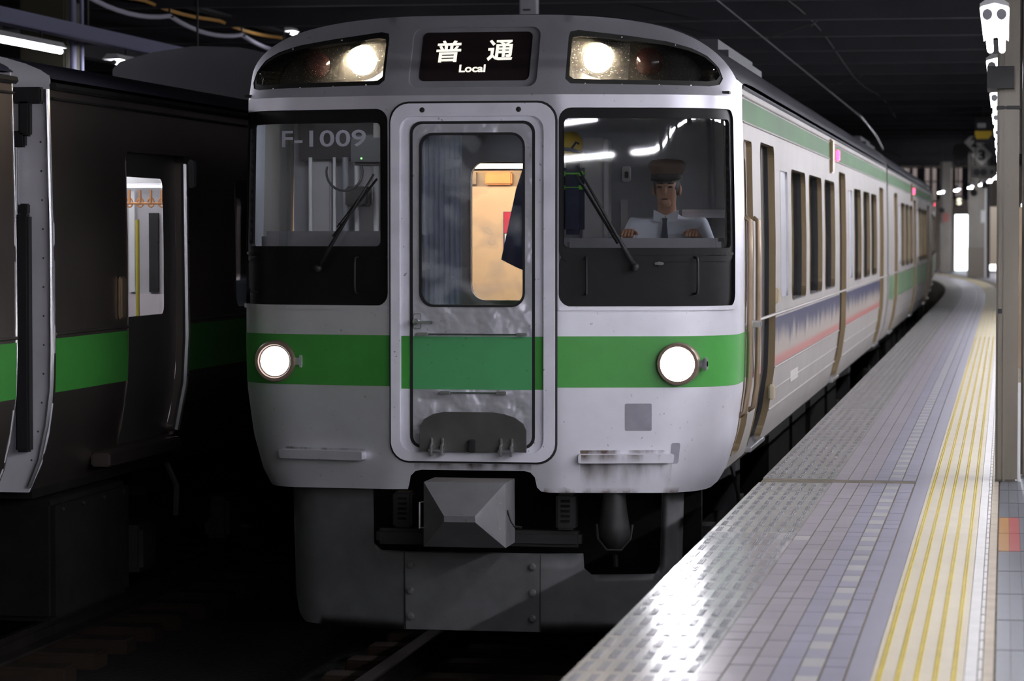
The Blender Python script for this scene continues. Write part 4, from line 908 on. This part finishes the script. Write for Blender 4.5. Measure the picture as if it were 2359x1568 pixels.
SLABW = mat('worn_edge_slab', (0.25, 0.235, 0.215), 0.42, var=0.10, vscale=5, isl=0.06, spots=0.3)
slab_wm = slab_me.copy(); slab_wm.materials.clear(); slab_wm.materials.append(SLABW)
for me in (slab_me, slab_wm):
    me.materials.append(BARM)
    for p in me.polygons:
        if max(me.vertices[v].co.z for v in p.vertices) > .001: p.material_index = 1
def tile_me(m):
    o = MB().box(0, .0672, 0, .1845, -.03, 0).build('paver_tile', m, None, fix=False); me = o.data; bpy.data.objects.remove(o); return me
TM = [tile_me(TILEM), tile_me(TILEB), tile_me(TILEW)]
TX = [1.9945, 2.0690, 2.1430, 2.2165, 2.2905, 2.3665]
def row_ok(y, l): return not (y < .075 and y + l > .02)
y = -9.5; k = 0; cnt = 0; far_s = MB(); near_s = MB()
for i in range(26): slab_shape(near_s, 1.595, -9.5 - .27 * (i + 1))
ns_o = stuff(near_s.build('edge_slab', SLAB, plat, fix=False)); ns_o.data.materials.append(BARM)
for p in ns_o.data.polygons:
    if max(ns_o.data.vertices[v].co.z for v in p.vertices) > 1.1005: p.material_index = 1
while y < 90:
    if row_ok(y, .268):
        if y < 25 and cnt < 140: share('edge_slab', slab_me if y < -3.0 else slab_wm, plat, (1.595, y, 1.10 + random.uniform(-.001, .001))); cnt += 1
        elif y < 40: slab_shape(far_s, 1.595 + bend(y), y)
        else: far_s.box(1.595 + bend(y), 1.991 + bend(y), y, y + .266, 1.066, 1.10)
    y += .270 + (.012 if -3.2 < y < -2.93 else 0)
fs_o = stuff(far_s.build('edge_slab', SLABW, plat, fix=False)); fs_o.data.materials.append(BARM)
for p in fs_o.data.polygons:
    if max(fs_o.data.vertices[v].co.z for v in p.vertices) > 1.1005: p.material_index = 1
far = [MB(), MB(), MB()]; y = -9.5; r = 0; cnt = 0
for i in range(37):
    for c, x in enumerate(TX): far[2 if (c == 4 and i % 2) else (1 if c >= 3 else 0)].box(x, x + .0672, -9.5 - .19 * (i + 1), -9.5 - .19 * (i + 1) + .1845, 1.075, 1.10)

while y < 92:
    if row_ok(y, .185):
        for c, x in enumerate(TX):
            kind = 2 if (c == 4 and r % 2 == 0) else (1 if c >= 3 else 0)
            if c == 0 and -3.2 < y < -3.0: kind = 2
            if cnt < 298: share('paver_tile', TM[kind], plat, (x, y, 1.10 + random.uniform(-.0012, .0012))); cnt += 1
            else: far[kind].box(x + bend(y), x + .069 + bend(y), y, y + .1845, 1.075, 1.10)
    y += .190; r += 1
for i, m in enumerate((TILEM, TILEB, TILEW)): stuff(far[i].build('paver_tile', m, plat, fix=False))
strip(2.4425, 2.5165, 1.068, 1.0995, 'plain_band', PLAINB, plat)
strip(2.5185, 2.797, 1.068, 1.102, 'tactile_strip', MATC, plat)
dots = MB()
for xl in (2.542, 2.598, 2.655, 2.711, 2.767):
    for dx in (-.0048, .0048):
        for i in range(720):
            y = -9.5 + .045 * i; x = xl + dx + bend(y); rr = .0046
            vs = [(x + rr * math.cos(PI / 3 * q), y + rr * 2.2 * math.sin(PI / 3 * q), 1.102) for q in range(6)] + [(x + rr * .5 * math.cos(PI / 3 * q), y + rr * 1.1 * math.sin(PI / 3 * q), 1.1065) for q in range(6)]
            dots.add(vs, [(q, (q + 1) % 6, 6 + (q + 1) % 6, 6 + q) for q in range(6)] + [(6, 7, 8, 9, 10, 11)])
stuff(dots.build('tactile_dot', DOTY, plat, fix=False))
for xl in (2.542, 2.598, 2.655, 2.711, 2.767): strip(xl - .0095, xl + .0095, 1.10, 1.105, 'tactile_line', DOTY, plat, 22.9, 90)
for xl in (2.542, 2.598, 2.655, 2.711, 2.767): strip(xl - .0085, xl + .0085, 1.10, 1.1024, 'tactile_line', DOTY, plat, -20, 22.9)
strip(2.799, 2.836, 1.068, 1.1025, 'white_strip', WSTRIP, plat)
strip(2.836, 2.853, 1.068, 1.094, 'drain_channel', GROUT, plat)
y = -9.5
wt = MB().bbox(0, .0125, 0, .205, -.02, 0, .002).build('drain_tile', WSTRIP, None); wme = wt.data; bpy.data.objects.remove(wt)
for i in range(120): share('drain_tile', wme, plat, (2.8385, -9.5 + .222 * i, 1.1035))
strip(2.854, 2.886, 1.068, 1.101, 'beige_kerb', KERB, plat)
strip(2.886, 9.0, 1.060, 1.092, 'floor_bed', GROUT, plat)
def ftile(m):
    o = MB().bbox(0, .0455, 0, .742, -.02, 0, .001).build('floor_tile', m, None); me = o.data; bpy.data.objects.remove(o); return me
FT = [ftile(GFLOOR), ftile(OTILE), ftile(RTILE)]
for c in range(5):
    for i in range(25):
        y = -9.40 + .7565 * i; k = 0
        if i in (8, 9): k = 1 if c == 0 else (2 if c == 1 else 0)
        share('floor_tile', FT[k], plat, (2.893 + .0465 * c, y, 1.10))
strip(3.13, 9.0, 1.06, 1.10, 'floor_slab', GFLOOR, plat)
MB().box(1.60, 3.2, .028, .068, 1.07, 1.097).build('expansion_joint', GROUT, plat)
# left platform
lp = structure(MB().box(-13.5, -5.55, -34, 92, -.3, 1.1).build('platform_left', CONC, None))

# ------------------------------------------------------------ shell of the station
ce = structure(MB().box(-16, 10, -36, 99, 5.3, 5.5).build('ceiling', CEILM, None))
for i in range(44):
    y = -32 + 3.0 * i; MB().box(-15.8, 9.8, y, y + .14, 5.0, 5.31).build('ceiling_joist', BEAMM, ce)
for x in (-9.5,): MB().box(x - .1, x + .1, -35, 96, 4.86, 5.31).build('ceiling_girder', BEAMM, ce)
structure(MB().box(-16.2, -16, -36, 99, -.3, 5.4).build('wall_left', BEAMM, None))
structure(MB().box(10, 10.2, -36, 99, -.3, 5.4).build('wall_right', CONC, None))
structure(MB().box(-16, 10, -36.2, -36, -.3, 5.4).build('wall_back', BEAMM, None))
wf = MB(); wm = lambda s, z, d=0: Vector((s, 96 - d, z))
panel([(-16, -.3), (10, -.3), (10, 5.4), (-16, 5.4)], [[(1.02, 1.1), (1.53, 1.1), (1.53, 3.2), (1.02, 3.2)], [(2.20, 1.1), (2.85, 1.1), (2.85, 3.5), (2.20, 3.5)], [(-.9, 3.75), (2.1, 3.75), (2.1, 4.95), (-.9, 4.95)]], wm, step=1.5, thick=.2, mb=wf)
wfo = structure(wf.build('wall_far', mat('far_wall_beige', (.55, .47, .40), .7, var=.1), None))
PIL = mat('pinkish_pilaster', (.20, .14, .12), .7)
for x, w in ((-.62, .12), (-.25, .3), (.12, .10), (.42, .20), (.98, .12), (1.42, .30), (1.86, .12)):
    MB().box(x - w / 2, x + w / 2, 95.7, 96.0, 3.75, 4.95).build('pilaster', BEAMM, wfo)
MB().box(-.9, 2.1, 95.8, 95.95, 4.42, 4.47).build('transom', BEAMM, wfo)
tag(MB().box(1.7, 4.5, 101, 101.2, 1.26, 4.4).build('outside_wall', mat('cream_outside_wall', (.42, .345, .28), .8), None), 'cream wall outside, seen through the right bright opening', 'wall')
tag(MB().box(-3.5, 3.0, 103, 103.2, 3.3, 7.5).box(-3.5, -2.6, 103, 103.2, -.3, 3.3).build('outside_facade', mat('pink_facade', (.085, .060, .052), .8, var=.3, vscale=2, stretch=(3, 1, .1)), None), 'pinkish building front seen through the high far window', 'building')
# ------------------------------------------------------------ lights
def fixture_parts(root, L=2.5, H=1.9, TM_=TUBEM):
    rf = MB(); q = [(-.062, 0.0), (-.062, .018), (-.03, .04), (.03, .04), (.062, .018), (.062, 0.0), (.055, .006), (.0, .02), (-.055, .006)]
    rf.prism([(x, z + .028) for x, z in q], 0, L * .9); rf.build('reflector', WHITE, root)
    MB().bbox(-.045, .045, .05, L * .92, .066, .15, .006).build('housing', GREYP, root)
    for yy in (.4, L - .6): MB().cyl((0, yy, .14), (0, yy, H), .012, n=8).build('hanger', DARKM, root)
    for x in (-.030, .030):
        MB().cyl((x, .03, 0), (x, L, 0), .017, n=10).build('fluorescent_tube', TM_, root, smooth='auto')
        MB().cyl((x, -.02, 0), (x, .06, 0), .0225, n=14).build('end_cap', GREYP, root)
fx = thing('fluorescent_fixture', 'twin-tube fluorescent lamp with round grey end caps above the near pillar', 'lamp', (2.862, -3.15, 3.40), 'fluorescent lamps over the right platform')
fixture_parts(fx)
labs = {4.7: 'first twin-tube lamp half hidden behind the near pillar', 8.2: 'second twin-tube lamp half hidden behind the near pillar'}
for y in [.8, 4.7, 8.2, 11.7] + [15.2 + 3.5 * i for i in range(6)] + [-6.7 - 3.5 * i for i in range(7)]:
    o = copy_tree(fx); o.location = (2.862, y, 3.40)
    o['label'] = labs.get(y, 'lamp behind the camera over the right platform' if y < 0 else 'twin-tube lamp in the straight row, hidden behind the near pillar')
fy = thing('fluorescent_fixture', 'small distant lamp in the curving row over the right platform', 'lamp', (2.862, 38, 3.88), 'fluorescent lamps over the right platform')
fixture_parts(fy, L=1.2, H=1.42)
for i in range(11):
    y = 38 + 5.2 * i; o = copy_tree(fy) if i else fy
    o.location = (2.862 + bend(y), y, 3.88); o.rotation_euler = (0, 0, math.atan2(bend(y) - bend(y + 2.5), 2.5))
fb = thing('fluorescent_fixture', 'unseen lamp of a second row added on the far side of the right platform to brighten the scene', 'lamp', (6.0, -31, 3.40), 'fluorescent lamps over the right platform')  # unseen lamp row, added to light the train face and platform
fixture_parts(fb, TM_=TUBEB)
for i in range(1, 17):
    o = copy_tree(fb); o.location = (6.0, -31 + 3.5 * i, 3.40)
for i in range(6):
    o = copy_tree(fb); o.location = (5.2 + bend(62 + 5 * i), 62 + 5 * i, 3.40)  # more added lamps, out of sight, to brighten the far end
fl_ = thing('platform_lamp', 'long glowing fluorescent tube at the upper left edge of the photo', 'lamp', (-6.05, 8.55, 4.20), 'fluorescent lamps over the left platform')
def fixture_left(root, L=2.5):
    MB().cyl((.03, .03, 0), (.03, L, 0), .022, n=10).build('fluorescent_tube', TUBEM, root, smooth='auto')
    MB().prism([(-.10, .03), (.09, .03), (.05, .085), (-.05, .085)], 0, L).build('reflector', WHITE, root)
    for y in (.5, L - .5): MB().cyl((0, y, .08), (0, y, .158), .012, n=8).build('hanger', DARKM, root)
    for y in (0, L): MB().cyl((.03, y - .02, 0), (.03, y + .03, 0), .024, n=10).build('end_cap', GREYP, root)
fixture_left(fl_)
for i in range(8):
    o = copy_tree(fl_); y = 12.75 + 4.2 * i; o.location = (-6.05, y, 4.20)
    o['label'] = 'short glimpse of a lit tube just above the left train roof' if i == 0 else 'platform lamp hidden behind the left train'
for y in (4.35, .15, -4.05):
    o = copy_tree(fl_); o.location = (-6.05, y, 4.20); o['label'] = 'platform lamp left of the frame over the left platform'
o = copy_tree(fl_); o.location = (-6.05, 20.2, 5.0); o.scale = (.8, .12, .8); o['label'] = 'tiny bright lamp high up, left of the left headlamp'
lr = thing('lamp_rail', 'bluish rail carrying the lamps over the left platform', 'rail', (-6.06, 0, 4.36))
MB().bbox(-.08, .08, -10, 60, 0, .14, .01).build('rail_beam', PIPEB, lr)
for i in range(18): MB().cyl((0, -8 + 4 * i, .14), (0, -8 + 4 * i, .94), .014, n=8).build('hanger', DARKM, lr)

# ------------------------------------------------------------ pillars and things overhead
pl = thing('platform_pillar', 'brown steel pillar standing at the right edge of the photo', 'pillar', (2.866, .20, 1.1))
MB().bbox(0, .120, 0, .16, 0, 4.2, .012).build('shaft', PILLAR, pl, smooth='auto'); MB().bbox(.035, .055, -.006, .01, 0, 4.2, .004).build('ridge', PILLAR, pl)
MB().bbox(-.006, .128, -.008, .17, 2.03, 2.05, .003).build('clamp_band', DARKM, pl)
MB().bbox(.121, .136, .02, .05, .0, .54, .002).build('white_plate', WHITE, pl); MB().bbox(.121, .136, .02, .05, .62, 1.5, .002).build('brown_plate', BRASS, pl)
MB().box(-.055, .09, -.1, .35, 2.14, 2.26).build('lamp_bracket', DARKM, pl)
MB().box(.010, .032, -.004, .0, .92, .945).build('small_tag', BLACKR, pl)
p2 = thing('platform_pillar', 'second brown pillar cut off by the right edge of the photo', 'pillar', (3.004, .55, 1.1))
MB().bbox(0, .16, 0, .16, 0, 4.2, .012).build('shaft', PILLAR, p2, smooth='auto'); MB().cyl((-.012, .08, 1.8), (-.012, .08, 4.0), .010, n=8).build('conduit', GREYL, p2)
p3 = thing('platform_pillar', 'wide far pillar with notices between the two bright openings', 'pillar', (1.75, 76.4, 1.1))
MB().bbox(0, .58, 0, .6, 0, 4.2, .02).build('shaft', CONC, p3); MB().bbox(-.01, .59, -.02, .6, 0, .95, .01).build('plinth', mat('plinth_brown', (.22, .19, .16), .7), p3)
MB().bbox(.52, .57, -.05, 0, .0, 3.0, .01).build('white_conduit', WHITE, p3); MB().box(.40, .56, -.06, -.03, 1.72, 2.1).build('notice', WHITE, p3)
MB().bbox(.58, .68, .1, .5, 0, 4.2, .01).build('dark_recess_strip', DARKM, p3)  # solid dark strip stands in for the shaded recess beside the pillar
p4 = thing('platform_pillar', 'grey far pillar left of the bright opening, beside the train', 'pillar', (.62, 88.4, 1.1))
MB().bbox(0, .40, 0, .5, 0, 4.2, .02).build('shaft', CONC, p4); MB().box(.1, .3, -.03, 0, 1.8, 2.1).build('notice', mat('faded_red', (.45, .16, .15), .6), p4)
p5 = thing('platform_pillar', 'dark square pillar over the left platform, with two bluish pipes', 'pillar', (-7.25, 13.4, 1.1))
MB().bbox(0, .5, 0, .5, 0, 4.2, .02).build('shaft', mat('olive_pillar', (.06, .055, .035), .7), p5)
for x, r in ((.55, .035), (.645, .022)): MB().cyl((x, .1, 0), (x, .1, 4.2), r, n=12).build('pipe', PIPEB, p5, smooth='auto')
p6 = copy_tree(p5); p6.location = (-7.35, 25.2, 1.1); p6['label'] = 'farther dark pillar with a bluish pipe, above the left headlamp'
hp = tag(MB().cyl((-7.27, 12.6, 4.66), (-7.27, 12.6, 5.3), .035, n=10).build('hanging_pipe', GREYL, None), 'pale pipe hanging from the ceiling at the top left', 'pipe')
tr = thing('cable_tray', 'cable tray with a sagging grey cable and orange cables, upper left', 'cable tray', (-6.5, 10, 4.94))
def sag(y): t = (y % 3.2) / 3.2; return -.09 * 4 * t * (1 - t)
MB().tube([(0, y * .4, sag(y * .4)) for y in range(0, 75)], .028, 8).build('grey_cable', mat('grey_cable', (.34, .33, .40), .6), tr, smooth=True)
MB().tube([(-.06, y * .4, .12 + .5 * sag(y * .4 + .9)) for y in range(0, 75)], .022, 8).build('orange_cable', mat('orange_cable', (.42, .22, .05), .6), tr, smooth=True)
for i in range(10): MB().box(-.12, .05, 3.2 * i - .02, 3.2 * i + .02, -.02, .0).box(-.01, .01, 3.2 * i - .01, 3.2 * i + .01, 0, .36).build('hanger', DARKM, tr)
MB().box(-.14, .04, 0, 29.6, .17, .20).build('tray', BEAMM, tr)
for yb, zb in ((30.0, 4.62), (38.0, 4.9)):
    tag(MB().box(-12, -5.2, yb, yb + .2, zb, zb + .4).build('cross_beam', mat('dim_beam', (.075, .07, .06), .7), None), 'dim cross beam over the left platform, %s' % ('nearer one' if yb < 34 else 'farther one behind the cable tray'), 'beam')
cw = thing('overhead_wire', 'bright contact wire running above the silver train towards the far end', 'wire', (0, 0, 0))
MB().tube([(bend(y), y, 4.84) for y in range(2, 44, 3)] + [(bend(44), 44, 4.84)], .008, 6).build('contact_wire', CHROME, cw)
MB().tube([(0, 44, 4.84), (bend(52), 52, 4.74), (bend(60), 60, 4.64)], .022, 8).build('feeder_rod', CHROME, cw)
MB().tube([(bend(60), 60, 4.64), (.25, 60.2, 4.45), (.2, 60.4, 4.2)], .014, 6).build('wire_anchor', DARKM, cw)
MB().tube([(0.55, y, 5.0 + .08 * math.cos(y * .3)) for y in range(16, 50, 2)], .007, 6).build('messenger_wire', DARKM, cw)
for y in (20, 32): MB().cyl((0, y, 4.84), (.55, y, 5.02), .01, n=6).cyl((.55, y, 5.0), (.9, y, 5.3), .015, n=6).build('wire_support', DARKM, cw)
# signs near the far end
LAMPBOX = mat('pale_sign', (.90, .88, .83), .5)
def sign(name, label, cat, loc): return thing(name, label, cat, loc)
def diamond(digit, loc, label):
    t = sign('platform_number_sign', label, 'sign', loc); r = .27
    MB().prism([(0, -r), (r, 0), (0, r), (-r, 0)], -.02, .02).build('board', LAMPBOX, t)
    lettering(digit, -.09, .09, -.13, .13, lambda s, z, d: Vector((s, -.024, z)), 0, 'numeral', BLACKR, t, .03)
    MB().cyl((0, 0, r), (0, 0, 5.3 - loc[2]), .012, n=6).build('hanger', DARKM, t)
diamond('3', (2.30, 60, 4.48), 'white diamond sign with the numeral 3')
diamond('2', (2.08, 63, 4.90), 'white diamond sign with the numeral 2, above and behind the 3')
t = sign('hanging_sign', 'pale hanging sign board with two grey discs below the diamond signs', 'sign', (2.36, 58, 4.0))
MB().bbox(-.30, .30, -.03, .03, -.145, .145, .01).build('board', LAMPBOX, t)
for x, r in ((-.17, .085), (.0, .085), (.21, .05)): MB().cyl((x, -.045, .0), (x, -.025, .0), r, n=16).build('disc', mat('grey_disc', (.30, .28, .30), .5), t)
for x in (-.2, .2): MB().cyl((x, 0, .14), (x, 0, 1.3), .012, n=6).build('hanger', DARKM, t)
for i, (x, y, z, r, lab) in enumerate(((1.76, 60, 4.56, .22, 'big dark round board hanging above the silver train roof'), (2.02, 68, 3.63, .10, 'small dark round board hanging in front of the far wide pillar'), (2.35, 64, 3.78, .09, 'small dark round board hanging under the pale sign board'), (1.08, 70, 3.15, .08, 'small dark round board hanging by the glowing S sign'))):
    t = sign('round_board', lab, 'sign', (x, y, z)); MB().cyl((0, -.03, 0), (0, .03, 0), r, n=20).build('disc', BLACKR, t); MB().cyl((0, 0, r), (0, 0, 5.3 - z), .012, n=6).build('hanger', DARKM, t)
t = sign('signal_box', 'yellow and black signal box hanging beside the near pillar', 'signal', (2.45, 45, 4.55))
MB().bbox(-.19, .19, -.1, .1, -.22, .30, .02).build('case', BLACKR, t); MB().prism([(-.14, -.14), (.10, -.14), (.17, -.06), (.17, 0.02), (-.17, .02), (-.17, -.06)], -.13, -.1).build('yellow_panel', YEL, t)
MB().box(-.12, .05, -.115, -.1, .08, .18).build('pale_panel', GREYL, t); MB().cyl((0, 0, .3), (0, 0, .75), .02, n=6).build('hanger', DARKM, t)
t = sign('letter_sign', 'dark signal with a glowing pale letter S near the far opening', 'signal', (1.50, 75, 3.46))
MB().bbox(-.12, .12, -.05, .05, -.16, .16, .01).build('case', BLACKR, t)
lettering('S', -.07, .07, -.10, .10, lambda s, z, d: Vector((s, -.056, z)), 0, 'glowing_letter', mat('pale_yellow_glow', (1, .95, .7), emit=1.2), t, .04)
MB().cyl((0, 0, .16), (0, 0, 1.84), .012, n=6).build('hanger', DARKM, t)
t = sign('louvred_box', 'grey louvred box hanging from the ceiling above the destination sign', 'box', (-2.2, 15.5, 4.9))
MB().bbox(-.09, .09, -.1, .1, -.2, .3, .01).build('case', GREYP, t)
for k in range(3): MB().box(-.05, .03, -.112, -.1, -.15 + .12 * k, -.135 + .12 * k).build('slot', BLACKR, t)
